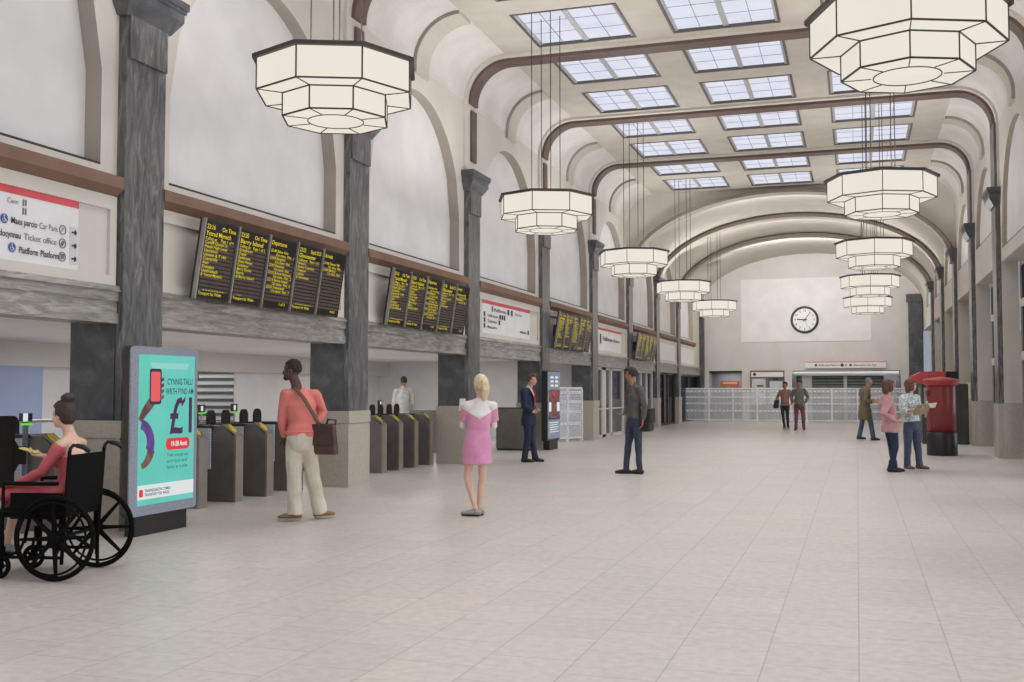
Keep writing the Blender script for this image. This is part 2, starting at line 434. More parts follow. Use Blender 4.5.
for n in range(1, 6):
    a = MB(); sweep(a, rib_path(5.7), yc(n) - .35, yc(n) + .35, .05)
    t_ = struct('trim_%d' % tn, a, [cream], fix=True); tn += 1
    b = MB(); sweep(b, rib_path(7.12), yc(n) - .2, yc(n) + .2, .11); b.build('brown_rib', brownd, t_, fix=True)
# half-bay cove bands
def cove_band(mb, X, s_, y0, y1, d, z0):
    p = [(X, z0)] + [(X + s_ * (RC - RC * cos(t * pi / 2 / NA)), ZW + RC * sin(t * pi / 2 / NA)) for t in range(NA + 1)]
    if s_ < 0: p = p[::-1]
    sweep(mb, p, y0, y1, d)
for n in range(0, 6):
    c = yc(n) + BAY / 2
    a = MB(); 
    for X, s_ in ((XL, 1), (XR, -1)): cove_band(a, X, s_, c - .28, c + .3, .06, 7.0)
    t_ = struct('trim_%d' % tn, a, ceil_pl, fix=True); tn += 1
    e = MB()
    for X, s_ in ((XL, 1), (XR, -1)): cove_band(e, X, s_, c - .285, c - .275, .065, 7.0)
    e.build('shadow_edge', trim_g, t_, fix=True)  # thin grey strip paints the shaded near side of the band
for n in (6, 7, 8):
    path = [(XC - (XR - XC) * .985 * cos(pi * i / 40), 5.35 + (2.6 - .06) * sin(pi * i / 40)) for i in range(41)]
    a = MB(); sweep(a, path, yc(n) - .3, yc(n) + .3, .10)
    t_ = struct('trim_%d' % tn, a, ceil_pl, fix=True); tn += 1
    e = MB(); sweep(e, path, yc(n) - .32, yc(n) - .295, .112); e.build('brown_edge', mat('rib_edge', '#85766b', .6, c2='#7b6d63'), t_, fix=True)

# skylights -------------------------------------------------------
wn = 1
def skylight(xa, xb, ya, yb):
    global wn
    fr = MB(); z0, z1 = ZC - .012, ZC + .12
    t = .045; fr.box(xa, xb, ya, ya + t, z0, z1); fr.box(xa, xb, yb - t, yb, z0, z1); fr.box(xa, xa + t, ya + t, yb - t, z0, z1); fr.box(xb - t, xb, ya + t, yb - t, z0, z1)
    o = struct('window_%d' % wn, fr, mat('skylight_frame', '#5d5857', .5, c2='#55504f')); wn += 1
    mu = MB(); xm = (xa + xb) / 2
    mu.box(xm - .05, xm + .05, ya + t, yb - t, ZC + .02, ZC + .045)
    mu.box(xa + t, xa + t + .05, ya + t, yb - t, ZC + .01, ZC + .045); mu.box(xb - t - .05, xb - t, ya + t, yb - t, ZC + .01, ZC + .045)
    mu.build('mullion', mat('mullion_grey', '#b4b2b4', .6, c2='#aaa8aa'), o)
    gb = MB()
    for hx in ((xa + xm) / 2 + .02, (xb + xm) / 2 - .02): gb.box(hx - .005, hx + .005, ya + t, yb - t, ZC + .035, ZC + .045)
    for k in (1, 2):
        y = ya + (yb - ya) * k / 3; gb.box(xa + t, xb - t, y - .004, y + .004, ZC + .038, ZC + .045)
    gb.build('glazing_bar', mat('glazing_grey', '#7f8087', .6), o)
    pn = MB(); pn.box(xa, xb, ya, yb, ZC + .045, ZC + .1); pn.build('pane', sky_pane, o)
for (a, b) in SKY:
    for (c, d) in SKX: skylight(c, d, a, b)

# left wall bands
def yspan(mb, X0, X1, z0, z1, y0=Y0, y1=YE): mb.box(X0, X1, y0, y1, z0, z1)
a = MB(); yspan(a, XL - .35, XL + .045, 2.13, 2.24); yspan(a, XL - .35, XL + .03, 2.24, 2.36); yspan(a, XL - .35, XL + .05, 2.36, 2.46); a.prism([(XL - .1, 2.46), (XL + .08, 2.46), (XL + .05, 2.52), (XL - .1, 2.52)], 'y', Y0, YE)
struct('trim_%d' % tn, a, marb_h); tn += 1
a = MB()
for n in range(-1, 9): a.prism([(XL - .05, 3.44), (XL + .03, 3.44), (XL + .12, 3.52), (XL + .12, 3.64), (XL - .05, 3.66)], 'y', yc(n) + .34, min(yc(n + 1) - .34, YE))
struct('trim_%d' % tn, a, brown, fix=True); tn += 1
a = MB()
for n in range(-1, 9):
    y0, y1 = yc(n) + .34, min(yc(n + 1) - .34, YE)
    a.box(XL, XL + .035, y0, y1, 2.52, 2.62); a.box(XL, XL + .035, y0, y1, 3.3, 3.44)
    a.box(XL, XL + .035, y0, y0 + .1, 2.62, 3.3); a.box(XL, XL + .035, y1 - .1, y1, 2.62, 3.3)
struct('trim_%d' % tn, a, cream); tn += 1

# end wall --------------------------------------------------------
def rect_wall(mb, u0, u1, z0, z1, holes, P, step_u=()):
    us = sorted(set([u0, u1] + [h[0] for h in holes] + [h[1] for h in holes] + list(step_u))); zs = sorted(set([z0, z1] + [h[2] for h in holes] + [h[3] for h in holes]))
    for a, b in zip(us, us[1:]):
        for c, d in zip(zs, zs[1:]):
            m, k = (a + b) / 2, (c + d) / 2
            if any(h[0] < m < h[1] and h[2] < k < h[3] for h in holes): continue
            mb.quad(P(a, c), P(b, c), P(b, d), P(a, d))
EH = [(-6.88, -5.3, 0, 2.36), (-4.9, -3.3, 0, 2.36), (-2.95, 1.95, 0, 2.34)]
ew = MB(); rect_wall(ew, XL, XR, 0, 5.35, EH, lambda u, z: (u, YE, z))
for a, b in zip(vxs, vxs[1:]): ew.quad((a, YE, 5.35), (b, YE, 5.35), (b, YE, ell_z(b) + .02), (a, YE, ell_z(a) + .02))
EW = struct('wall_end', ew, mat('end_plaster', '#c9c5c0', .75, c2='#d0ccc8', scale=1.2))
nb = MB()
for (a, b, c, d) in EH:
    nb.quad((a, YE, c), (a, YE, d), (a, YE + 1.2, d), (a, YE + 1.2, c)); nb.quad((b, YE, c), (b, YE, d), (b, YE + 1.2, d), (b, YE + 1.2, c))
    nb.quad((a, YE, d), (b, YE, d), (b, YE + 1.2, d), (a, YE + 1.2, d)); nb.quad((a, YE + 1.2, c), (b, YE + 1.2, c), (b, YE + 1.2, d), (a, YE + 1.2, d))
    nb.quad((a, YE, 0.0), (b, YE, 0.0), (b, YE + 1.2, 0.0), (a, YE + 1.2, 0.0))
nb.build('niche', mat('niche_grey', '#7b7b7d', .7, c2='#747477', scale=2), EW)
a = MB(); a.box(-5.33, .68, YE - .03, YE, 3.74, 6.78); a.build('white_panel', white_pl, EW)

# right wall lower part ---------------------------------------------
a = MB()
for n in range(-1, 9):
    y0, y1 = yc(n) + .36, yc(n + 1) - .36
    if n == 8: y1 = YE
    # soffit at window head
    a.quad((XR, y0, 4.15), (XR, y1, 4.15), (XR + .4, y1, 4.15), (XR + .4, y0, 4.15))
    # pier around column n+1
    yn = yc(n)
    a.box(XR, XR + .32, yn - .36, yn + .36, 2.7, 4.15); a.box(XR, XR + .38, yn - .37, yn + .37, 1.17, 2.7)
struct('wall_right_piers', a, cream)
a = MB()
for n in range(-1, 9):
    yn = yc(n); a.box(XR - .02, XR + .42, yn - .42, yn + .42, 0, 1.17)
struct('wall_right_plinths', a, granite)
for n in range(-1, 9):
    y0, y1 = yc(n) + .42, (yc(n + 1) - .42 if n < 8 else YE)
    fr = MB(); xw = XR + .38
    if n in (5,):     # closed bay with cream panel
        fr.box(xw - .04, xw + .04, y0, y1, 0, 1.6)
        fr.box(xw - .04, xw + .04, y0, y1, 4.0, 4.15)
    fr.box(xw - .05, xw + .05, y0, y1, 2.06, 2.24); fr.box(xw - .05, xw + .05, y0, y1, 3.18, 3.34); fr.box(xw - .03, xw + .03, y0, y1, 4.05, 4.15); fr.box(xw - .04, xw + .04, y0, y1, 0, .12)
    o = struct('window_%d' % wn, fr, cream); wn += 1
    mu = MB(); k = 4
    for i in range(k + 1):
        y = y0 + (y1 - y0) * i / k; mu.box(xw - .035, xw + .035, y - .035, y + .035, .12, 4.1)
    mu.build('mullion', alum, o)
    pn = MB(); pn.box(xw - .006, xw + .006, y0, y1, .12, 4.1); pn.build('pane', win_glass, o)

# low concourse behind the gates -------------------------------------
RX = -14.3
a = MB(); ws = (18.6, 22.3, 0.0, 1.86)
rect_wall(a, Y0, 30.5, 0, 2.3, [ws], lambda u, z: (RX, u, z))
a.quad((RX, 30.5, 0), (XL - .3, 30.5, 0), (XL - .3, 30.5, 2.3), (RX, 30.5, 2.3))
# stair alcove behind the back wall
x2, ya, yb = RX - 4.2, 17.0, 27.5
for q_ in (((RX, ya), (x2, ya)), ((x2, ya), (x2, yb)), ((x2, yb), (RX, yb))):
    (p0, p1), (p2, p3) = q_; a.quad((p0, p1, 0), (p2, p3, 0), (p2, p3, 3.4), (p0, p1, 3.4))
a.quad((RX - .02, ya, 1.86), (RX - .02, yb, 1.86), (RX - .02, yb, 3.4), (RX - .02, ya, 3.4)); a.quad((RX - .02, 22.3, 0), (RX - .02, yb, 0), (RX - .02, yb, 1.86), (RX - .02, 22.3, 1.86))
a.quad((RX, ya, 3.4), (RX, yb, 3.4), (x2, yb, 3.4), (x2, ya, 3.4)); a.quad((RX, ya, 0), (RX, yb, 0), (x2, yb, 0), (x2, ya, 0))
WB = struct('wall_concourse', a, room_w)
a = MB(); a.box(RX, RX + .35, Y0, 30.5, 1.86, 2.3); struct('trim_%d' % tn, a, room_sp); tn += 1
a = MB(); a.quad((RX, Y0, 2.3), (XL, Y0, 2.3), (XL, 30.5, 2.3), (RX, 30.5, 2.3)); struct('ceiling_concourse', a, room_w)
for (x, y) in ((-10.6, 2.5), (-10.6, 8.5), (-10.9, 14.5), (-11, 20.5), (-10.8, 26.5)):
    area('concourse_light', (x, y, 2.27), 1.6, 3.4, 85, (0, 0, 0), (1, .98, .96))
area('stair_light', (RX - 2.0, 21.0, 3.3), 2.5, 4.5, 90, (0, 0, 0))
# daylight from the entrance windows on the right, out of the picture, and from the open end behind
for n in (-1, 0, 1, 2):
    area('entrance_daylight', (XR + .3, yc(n) + 2.6, 2.1), 3.6, 3.6, 75, (0, R_(90), 0), (.9, .94, 1), 130)
for n in (3, 4, 5, 6, 7):
    area('window_daylight', (XR + .36, yc(n) + 2.6, 2.1), 3.6, 3.8, 50, (0, R_(90), 0), (.87, .93, 1), 110)
for (y, pw) in ((yc(8) + .7, 370), (yc(7) + .7, 90), (yc(6) + .7, 90)):
    area('arch_fill_light', (XC, y, 7.55), 6.5, .5, pw, (R_(62), 0, 0), (1, .99, .97))  # unseen fill added behind the arches to brighten end wall and vault
area('niche_fill_light', (XC, YE + .6, 2.3), 8.5, .6, 130, (0, 0, 0))  # added fill without a fitting, lifts the dark end wall openings

# ------------------------------------------------------------------ columns
def make_column(side, label, n, deep=True):
    X = XL if side < 0 else XR
    s_ = 1 if side < 0 else -1      # towards hall
    o = thing('marble_column', label, 'column', (X, yc(n) + (0.02 if side < 0 else 0), 0), 0, 'marble columns along the hall')
    F = .1 * s_
    sh = MB(); zt = 5.4 if side < 0 or n > 5 else 7.15
    sh.box(F, -.12 * s_, -.33, .33, 1.13, zt)
    if side < 0:
        sh.box(F * 1.35, -.1 * s_, -.31, .31, 4.92, 5.4)
    sh.build('shaft', marb_v, o)
    cp = MB()
    def frus(z0, z1, a0, a1):   # a: overhang
        vs = []
        for z, q_ in ((z0, a0), (z1, a1)):
            x1 = F + s_ * q_; x0 = -.1 * s_
            vs += [(x0, -.34 - q_, z), (x1, -.34 - q_, z), (x1, .34 + q_, z), (x0, .34 + q_, z)]
        cp.add(vs, [(0, 1, 2, 3), (7, 6, 5, 4), (0, 4, 5, 1), (1, 5, 6, 2), (2, 6, 7, 3), (3, 7, 4, 0)])
    frus(5.36, 5.52, .03, .13); frus(5.52, 5.62, .13, .13); frus(5.62, 5.66, .15, .15); frus(5.66, 5.74, .17, .17)
    cp.build('capital', marb_d, o, fix=True)
    if side < 0:
        pl = MB(); pl.box(F + .02, -.56, -.36, .36, 0, .94); pl.box(F + .03, -.56, -.365, .365, .95, 1.13); pl.box(F, -.54, -.35, .35, .93, .96)
        pl.build('plinth', granite, o)
        bl = MB(); bl.box(.02, -.53, -.35, .35, 1.13, 2.28); bl.build('pillar_block', marb_d, o)
        sl = MB(); sl.box(.06, .1, -.13, .13, 5.98, 7.0)
        if n < 6: sl.build('wall_slot', brownd, o)
    else:
        pl = MB(); pl.box(F - .03, 0, -.37, .37, 0, 1.15); pl.build('plinth', granite, o)
    return o
colL = ['marble column at left behind the teal advertising kiosk, nearest to the viewer',
        'marble column behind the man in the coral sweater, between the first two departure boards',
        'marble column behind the woman in the pink dress, right of the second departure board',
        'marble column behind the navy suited man, left of the slim information totem',
        'marble column right of the short white mesh barrier on the left side',
        'marble column left of the man in the grey shirt, left of the fourth departure board',
        'marble column right of the fourth and farthest departure board on the left side',
        'marble column on the left side where the long far railing begins']
for n in range(1, 9): make_column(-1, colL[n - 1], n)
colR = {3: None, 4: 'nearest visible dark column on the right wall, right of the red post box',
        5: 'second nearest dark column on the right wall, behind and right of the post box',
        6: 'third dark column from the front on the right wall, behind the post box',
        7: 'fourth dark column from the front on the right wall',
        8: 'farthest dark column with a capital on the right wall, close to the end wall'}
for n in range(4, 9): make_column(1, colR[n], n)
for (x0, x1, lab) in ((XL + .01, XL + .22, 'tall dark marble corner pilaster at the left end of the far wall'), (XR - .65, XR - .05, 'dark marble corner pilaster with a flat cap at the right of the far wall')):
    o = thing('corner_pilaster', lab, 'pilaster', ((x0 + x1) / 2, YE - .2, 0))
    h = (x1 - x0) / 2; b = MB(); b.box(-h, h, -.15, .15, 0, 5.5); b.build('shaft', marb_d, o)
    b = MB(); b.box(-h - .08, h + .03, -.2, .15, 5.5, 5.85); b.build('capital', marb_d, o)

# ------------------------------------------------------------------ pendant lamps
def oct_(r, z): return [(r * cos(pi / 4 * k), r * sin(pi / 4 * k), z) for k in range(8)]
def oct_prism(mb, r, z0, z1, bottom=True, top=True, r1=None):
    vs = oct_(r, z0) + oct_(r1 or r, z1); fs = [(k, (k + 1) % 8, (k + 1) % 8 + 8, k + 8) for k in range(8)]
    if bottom: fs.append(tuple(range(7, -1, -1)))
    if top: fs.append(tuple(range(8, 16)))
    mb.add(vs, fs)
def make_lamp(label, x, y):
    o = thing('pendant_lamp', label, 'lamp', (x, y, 4.21), 0, 'octagonal pendant lamps in two rows')
    u = MB(); oct_prism(u, .82, .235, .55); u.build('upper_shade', lamp_gl, o)
    l = MB(); oct_prism(l, .555, 0, .235); l.build('lower_shade', lamp_gl, o)
    rm = MB(); oct_prism(rm, .87, .545, .585); rm.build('rim', wire, o)
    e = MB(); t = .009
    def ring(r, z):
        p = oct_(r, z)
        for k in range(8): e.bar(p[k], p[(k + 1) % 8], t * 1.6, t * 1.6)
    ring(.82, .235); ring(.555, .228); ring(.555, 0); 
    for k in range(8):
        c, s = cos(pi / 4 * k), sin(pi / 4 * k)
        e.bar((.822 * c, .822 * s, .235), (.822 * c, .822 * s, .55), t * 1.4, t * 1.4)
        e.bar((.557 * c, .557 * s, 0), (.557 * c, .557 * s, .235), t * 1.4, t * 1.4)
        e.bar((.555 * c, .555 * s, .230), (.82 * c, .82 * s, .233), t, t)
        e.bar((.30 * c, .30 * s, -.002), (.555 * c, .555 * s, -.002), t, t)
    e.build('edge_bars', wire, o)
    d = MB()
    cp = [(.285 * cos(2 * pi * k / 40), .285 * sin(2 * pi * k / 40), -.003) for k in range(41)]
    for k in range(40): d.bar(cp[k], cp[k + 1], t, t)
    d.build('disc_edge', wire, o)
    for k in range(4):
        c, s = cos(pi / 2 * k + .6), sin(pi / 2 * k + .6)
        m = MB(); m.tube([(.26 * c, .26 * s, .58), (.26 * c, .26 * s, ZC - 4.21 + .02)], .008, 6); m.build('cable', wire, o)
    ul = bpy.data.lights.new('pendant_uplight', 'AREA'); ul.shape = 'DISK'; ul.size = 1.5; ul.energy = UP_POWER; ul.color = (1, .99, .97)
    uo = bpy.data.objects.new('pendant_uplight', ul); COL.objects.link(uo); uo.parent = o; uo.location = (0, 0, .6); uo.rotation_euler = (pi, 0, 0)
    return o
LL = ['nearest pendant lamp in the left row, high above the first departure board',
      'second pendant lamp from the viewer in the left row, above the suited man',
      'third pendant lamp from the viewer in the left row',
      'fourth pendant lamp from the viewer in the left row, second farthest',
      'farthest pendant lamp of the left row, just left of the white wall panel']
LR = ['nearest and largest pendant lamp in the right row, cut off at the top',
      'second pendant lamp from the viewer in the right row',
      'third pendant lamp from the viewer in the right row, topmost of three that overlap',
      'fourth pendant lamp in the right row, middle of three that overlap',
      'farthest pendant lamp of the right row, lowest of three that overlap']
YS = [9.75, 17.6, 25.25, 32.9, 40.5]
for i, y in enumerate(YS):
    make_lamp(LL[i], -5.1 if i else -5.07, y if i else 9.72)
    make_lamp(LR[i], .46 if i == 0 else .41, y if i else 9.85)
# ------------------------------------------------------------------ shop fronts along the far left bays
shop_dark = mat('shop_dark_interior', '#77777c', .6, c2='#85868b', scale=2)
a = MB(); a.quad((-9.6, 30.5, 0), (-9.6, YE, 0), (-9.6, YE, 2.3), (-9.6, 30.5, 2.3)); a.quad((-9.6, YE, 0), (XL, YE, 0), (XL, YE, 2.3), (-9.6, YE, 2.3))
a.quad((-9.6, 30.5, 2.3), (XL, 30.5, 2.3), (XL, YE, 2.3), (-9.6, YE, 2.3)); struct('wall_shops', a, shop_dark)
def shopfront(n, fm, posts, rail=None, top=2.13):
    global wn
    y0, y1 = yc(n) + .4, (yc(n + 1) - .36 if n < 8 else YE - .4); X = XL - .12
    fr = MB()
    for k, wd in posts:
        y = y0 + (y1 - y0) * k; fr.box(X - .06, X + .06, y - wd / 2, y + wd / 2, 0, top)
    fr.box(X - .06, X + .06, y0, y1, 2.05, 2.13); fr.box(X - .06, X + .06, y0, y1, 0, .08)
    if rail: fr.box(X + .04, X + .08, y0, y1, rail, rail + .04)
    o = struct('door_%d' % n, fr, fm)
    p = MB(); p.box(X - .01, X + .01, y0, y1, .08, 2.06); p.build('pane', shop_glass, o)
    return o
shopfront(5, cream, [(.03, .1), (.32, .5), (.55, .22), (.97, .14)], .84)
shopfront(6, cream, [(.0, .1), (.25, .1), (.5, .1), (.75, .1), (1, .1)])
shopfront(7, darkm, [(.0, .2), (.12, .1), (.45, .5), (.62, .12), (1, .2)])
shopfront(8, darkm, [(.0, .1), (.5, .1), (1, .1)])
pb = MB(); pb.box(-7.75, -7.72, yc(7) + 1.0, yc(7) + 2.0, .5, 1.9); o = pb.build('shop_poster', mat('poster_yellow', '#e0b83a', .5, c2='#d2a72e', scale=4)); o['label'] = 'yellow poster inside the dark shop window on the far left side'; o['category'] = 'poster'
for (n, pw) in ((5, 110), (6, 90), (7, 60), (8, 40)): area('shop_light', (-8.6, yc(n) + 2.6, 2.25), 1.4, 3.0, pw, (0, 0, 0), (1, .97, .93))
#--PROPS--
def parent_at(name, label, cat, loc, rz=0, group=None): return thing(name, label, cat, loc, rz, group)

# departure boards: local y along the wall, x into the hall, tilted forward at the top
def board_lines(k):
    if k == 0: return ('23:16', 'On Time'), 'Ystrad Mynach', ['Calling at:    Page 1 of 4', 'Cardiff Queen St', 'Heath High Level', 'Llanishen', 'Lisvane & T Hill', 'Caerphilly', 'Aber', 'Energlyn', 'Llanbradach', '& Ystrad Mynach'], 'Transport for Wales'
    if k == 1: return ('23:20', 'On Time'), 'Barry Island', ['Calling at:   Page 1 of 2', 'Grangetown', 'Cogan', 'Eastbrook', 'Dinas Powys', 'Cadoxton', 'Barry Docks', 'Barry', '& Barry Island'], 'Transport for Wales'
    if k == 2: return ('Departures', ''), '', ['22:40 Ebbw Vale', '      On time  Plat  1', '23:04 Bargoed', '      On time  Plat', '22:45 Rhymney', '      On time  Plat', '23:10 Bristol Parkway', '      On time  Plat  2', '23:15 Barry Island', '      On time  Plat  6', '23:20 Treherbert', '      On time  Plat  7'], '1 of 3'
    if k == 3: return ('23:22', 'Exptd 23:25'), 'Gloucester', ['Calling at:   Page 1 of 1', 'Newport', 'Severn Tunnel Jn', 'Chepstow', 'Lydney', '& Gloucester'], 'Transport for Wales'
    return ('Arrivals', ''), '', ['23:06 Bristol TM', '      On time  Plat', '23:09 Merthyr', '      On time  Plat'], '4 of 5'
def make_board(label, y):
    o = thing('departure_board', label, 'departure board', (XL + .05, y, 2.48), 0, 'departure boards along the left wall')
    H = .92; W = 3.5; tilt = math.atan(.14 / H)
    T = Matrix.Rotation(tilt, 4, 'Y') ; T.translation = Vector((.14, 0, 0))
    c = MB(); c.box(-.045, 0, 0, W, 0, H); c.v = [tuple(T @ Vector(v)) for v in c.v]
    c.build('casing', darkm, o)
    bk = MB(); bk.box(0, .1, .4, .5, .3, .6); bk.box(0, .1, W - .5, W - .4, .3, .6); bk.build('bracket', darkm, o)
    for k in range(5):
        y0 = k * .7
        s_ = MB(); s_.box(0, .012, y0 + .03, y0 + .685, .02, H - .02); s_.v = [tuple(T @ Vector(v)) for v in s_.v]
        sc = s_.build('screen', led_bg, o)
        rw = MB()
        for i in range(13): z = .1 + i * .046; rw.box(.012, .0135, y0 + .06, y0 + .655, z, z + .031)
        rw.v = [tuple(T @ Vector(v)) for v in rw.v]; rw.build('led_rows', led_row, sc)
        t = MB(); hd, dest, ls, ft = board_lines(k)
        def put(txt, yy, zz, size, wd=None, al='LEFT', b=.0):
            t.text(txt, size, T @ M3((.016, y0 + yy, zz), (0, 1, 0), (0, 0, 1)), wd, al, b)
        put(hd[0], .06, .81, .075, None if k not in (2, 4) else (.36 if k == 2 else .22), b=.0008)
        if hd[1]: put(hd[1], .36, .81, .07, .28, b=.0008)
        if dest: put(dest, .06, .735, .075, min(.5, .045 * len(dest)), b=.0008)
        for i, l in enumerate(ls):
            ind = l.startswith('  ')
            put(l.strip(), .06 + (.13 if ind else 0), (.685 if dest else .72) - i * .046, .05, min(.56, .026 * len(l.strip()) + .03), b=.0003)
        put(ft, .06 if len(ft) > 8 else .42, .055, .055, .46 if len(ft) > 8 else .14, b=.0003)
        if k in (0, 1, 3): put('- - - - - - - -', .14, .1, .05, .42 if k != 1 else .1, b=.002)
        t.build('lettering', led_y, sc)
        dv = MB(); dv.box(-.01, .035, y0 - .012, y0 + .012, 0, H); dv.v = [tuple(T @ Vector(v)) for v in dv.v]; dv.build('divider', alum, o)
    return o
BL = ['nearest departure board, five tilted screens left of the coral sweater man', 'second departure board along the wall, above the grey ticket gates on the right',
      'third departure board along the wall, between two white signs', 'farthest and smallest departure board on the left wall']
b0 = make_board(BL[0], 10.22)
for i, y in ((1, 15.35), (2, 25.25), (3, 35.3)):
    c = copy_tree(b0); c.location = (XL + .05, y, 2.48); c['label'] = BL[i]

# wall signs
SX = XL + .012
def sign_panel(label, y0, y1, z0=2.62, z1=3.3, strip=True, lines=(), name='wayfinding_sign'):
    o = thing(name, label, 'sign', (XL, y0, z0), 0)
    p = MB(); p.box(0, .02, 0, y1 - y0, 0, z1 - z0); p.build('panel', sign_w, o)
    if strip: p = MB(); p.box(.02, .024, 0, y1 - y0, z1 - z0 - .07, z1 - z0); p.build('red_strip', sign_r, o)
    if lines:
        t = MB()
        for (txt, y, z, sz, wd, b) in lines: t.text(txt, sz, M3((.026, y - y0, z - z0), (0, 1, 0), (0, 0, 1)), wd, 'LEFT', b)
        t.build('lettering', sign_k, o)
    return o
def icon_ring(mb, y, z, r):
    for k in range(20):
        a, b = 2 * pi * k / 20, 2 * pi * (k + 1) / 20
        mb.bar((.026, y + r * cos(a), z + r * sin(a)), (.026, y + r * cos(b), z + r * sin(b)), .004, .008)
def arrow(mb, y, z, s_):
    mb.bar((.028, y - s_, z), (.028, y + s_, z), .004, .016)
    mb.bar((.028, y + s_, z), (.028, y + s_ * .3, z + s_ * .7), .004, .016); mb.bar((.028, y + s_, z), (.028, y + s_ * .3, z - s_ * .7), .004, .016)
ys = 6.0
s1 = sign_panel('white wayfinding sign with red top strip and arrows, far left of the picture', ys, 8.38)
t = MB()
Y_ = lambda y: y - ys
for txt, z, ye in (('Maes parcio', 2.97, 7.97), ('Toiledau a docynnau', 2.84, 7.95), ('Platfform', 2.71, 7.97)):
    pass
t.text('Maes parcio', .085, M3((.026, Y_(7.50), .34), (0, 1, 0), (0, 0, 1)), .32, b'LEFT'.decode(), .0012)
t.text('Swyddfa docynnau', .085, M3((.026, Y_(7.12), .21), (0, 1, 0), (0, 0, 1)), .5, 'LEFT', .0012)
t.text('Platfform', .085, M3((.026, Y_(7.60), .08), (0, 1, 0), (0, 0, 1)), .24, 'LEFT', .0012)
t.text('Platform', .085, M3((.026, Y_(7.87), .08), (0, 1, 0), (0, 0, 1)), .24, 'LEFT', .0012)
t.build('lettering', sign_k, s1)
t = MB()
t.text('Car Park', .085, M3((.026, Y_(7.85), .34), (0, 1, 0), (0, 0, 1)), .24)
t.text('Ticket office', .085, M3((.026, Y_(7.66), .21), (0, 1, 0), (0, 0, 1)), .42)
t.text('Cwm', .07, M3((.026, Y_(7.45), .52), (0, 1, 0), (0, 0, 1)), .13)
t.build('english_lettering', sign_g, s1)
ic = MB()
for z in (.37, .24, .11): icon_ring(ic, Y_(8.16), z, .043)
ic.text('P', .06, M3((.026, Y_(8.14), .35), (0, 1, 0), (0, 0, 1)), .03)
ic.bar((.026, Y_(8.145), .22), (.026, Y_(8.175), .26), .004, .03); ic.box(.024, .028, Y_(8.14), Y_(8.18), .09, .135)
for k in range(2):
    ic.box(.024, .028, Y_(7.64 + .03 * k), Y_(7.655 + .03 * k), .52, .58)
    ic.box(.024, .028, Y_(7.64 + .03 * k), Y_(7.655 + .03 * k), .44, .5)
ic.build('icons', sign_g, s1)
ab = MB(); ab.box(.02, .024, Y_(8.26), Y_(8.37), .05, .42); ab.build('arrow_field', mat('sign_grey_field', '#d0cfd0', .5, c2='#c9c8c9', scale=3), s1)
ar = MB()
for z in (.365, .235, .105): arrow(ar, Y_(8.315), z, .03)
ar.build('arrows', sign_k, s1); s1.location.y += .18
wc = MB()
for (y, z) in ((7.52, .12), (7.42, .37)):
    wc.disc((.026, Y_(y), z), .045, n=20)
wo = wc.build('wheelchair_symbol', sign_b, s1)
wl = MB()
for (y, z) in ((7.52, .12), (7.42, .37)):
    wl.disc((.028, Y_(y) - .004, z + .028), .007, n=10); wl.bar((.028, Y_(y) - .004, z + .02), (.028, Y_(y), z - .005), .002, .006); wl.bar((.028, Y_(y), z - .005), (.028, Y_(y) + .018, z - .005), .002, .006); wl.bar((.028, Y_(y) + .018, z - .005), (.028, Y_(y) + .024, z - .025), .002, .006)
    for k in range(9):
        a, b = pi * .75 + k * .45, pi * .75 + (k + 1) * .45
        wl.bar((.028, Y_(y) - .004 + .017 * cos(a), z - .012 + .017 * sin(a)), (.028, Y_(y) - .004 + .017 * cos(b), z - .012 + .017 * sin(b)), .002, .005)
wl.build('pictogram', sign_w, wo)
s2 = sign_panel('white wayfinding sign with red strip above the woman in pink and suited man', 20.42, 23.75, lines=[
    ('Platfformau', 21.15, 3.1, .1, .8, .001), ('Platforms', 22.6, 3.1, .1, .5, 0), ('Swyddfa docynnau', 20.72, 2.97, .085, .7, .001), ('Toiledau', 20.72, 2.85, .085, .6, .001), ('Maes parcio', 20.72, 2.73, .085, .6, .001), ('Allanfa', 22.95, 2.73, .085, .5, .001)])
a = MB()
for (y, z, w_, h_) in ((22.05, 3.08, .12, .12), (22.3, 3.08, .12, .12), (21.5, 2.95, .1, .1), (21.65, 2.95, .1, .1), (21.8, 2.95, .1, .1), (21.45, 2.83, .1, .1), (20.5, 2.96, .09, .1), (20.5, 2.84, .09, .1), (20.5, 2.72, .09, .1), (23.55, 2.72, .1, .1), (21.0, 3.08, .06, .13)):
    a.box(.026, .028, y - 20.42, y - 20.42 + w_, z - 2.62, z - 2.62 + h_)
a.build('icons', sign_k, s2)
s3 = sign_panel('white sign with red strip between the third and farthest departure boards', 30.6, 33.9, lines=[
    ('Platfformau', 31.25, 2.93, .18, 1.3, .002), ('Platforms', 32.7, 2.93, .16, .9, 0)])
a = MB(); a.box(.026, .028, .25, .42, .2, .5); a.build('icons', sign_k, s3)
sign_panel('plain white wall panel just right of the farthest departure board', 40.9, 44.6, strip=False, name='wall_panel')
sign_panel('plain white wall panel beside the dark corner pilaster on the left wall', 46.1, 50.4, strip=False, name='wall_panel')
sign_panel('plain white panel right of the third arched bay, beside the second departure board', 19.0, 19.2, strip=False, name='wall_panel') if False else None

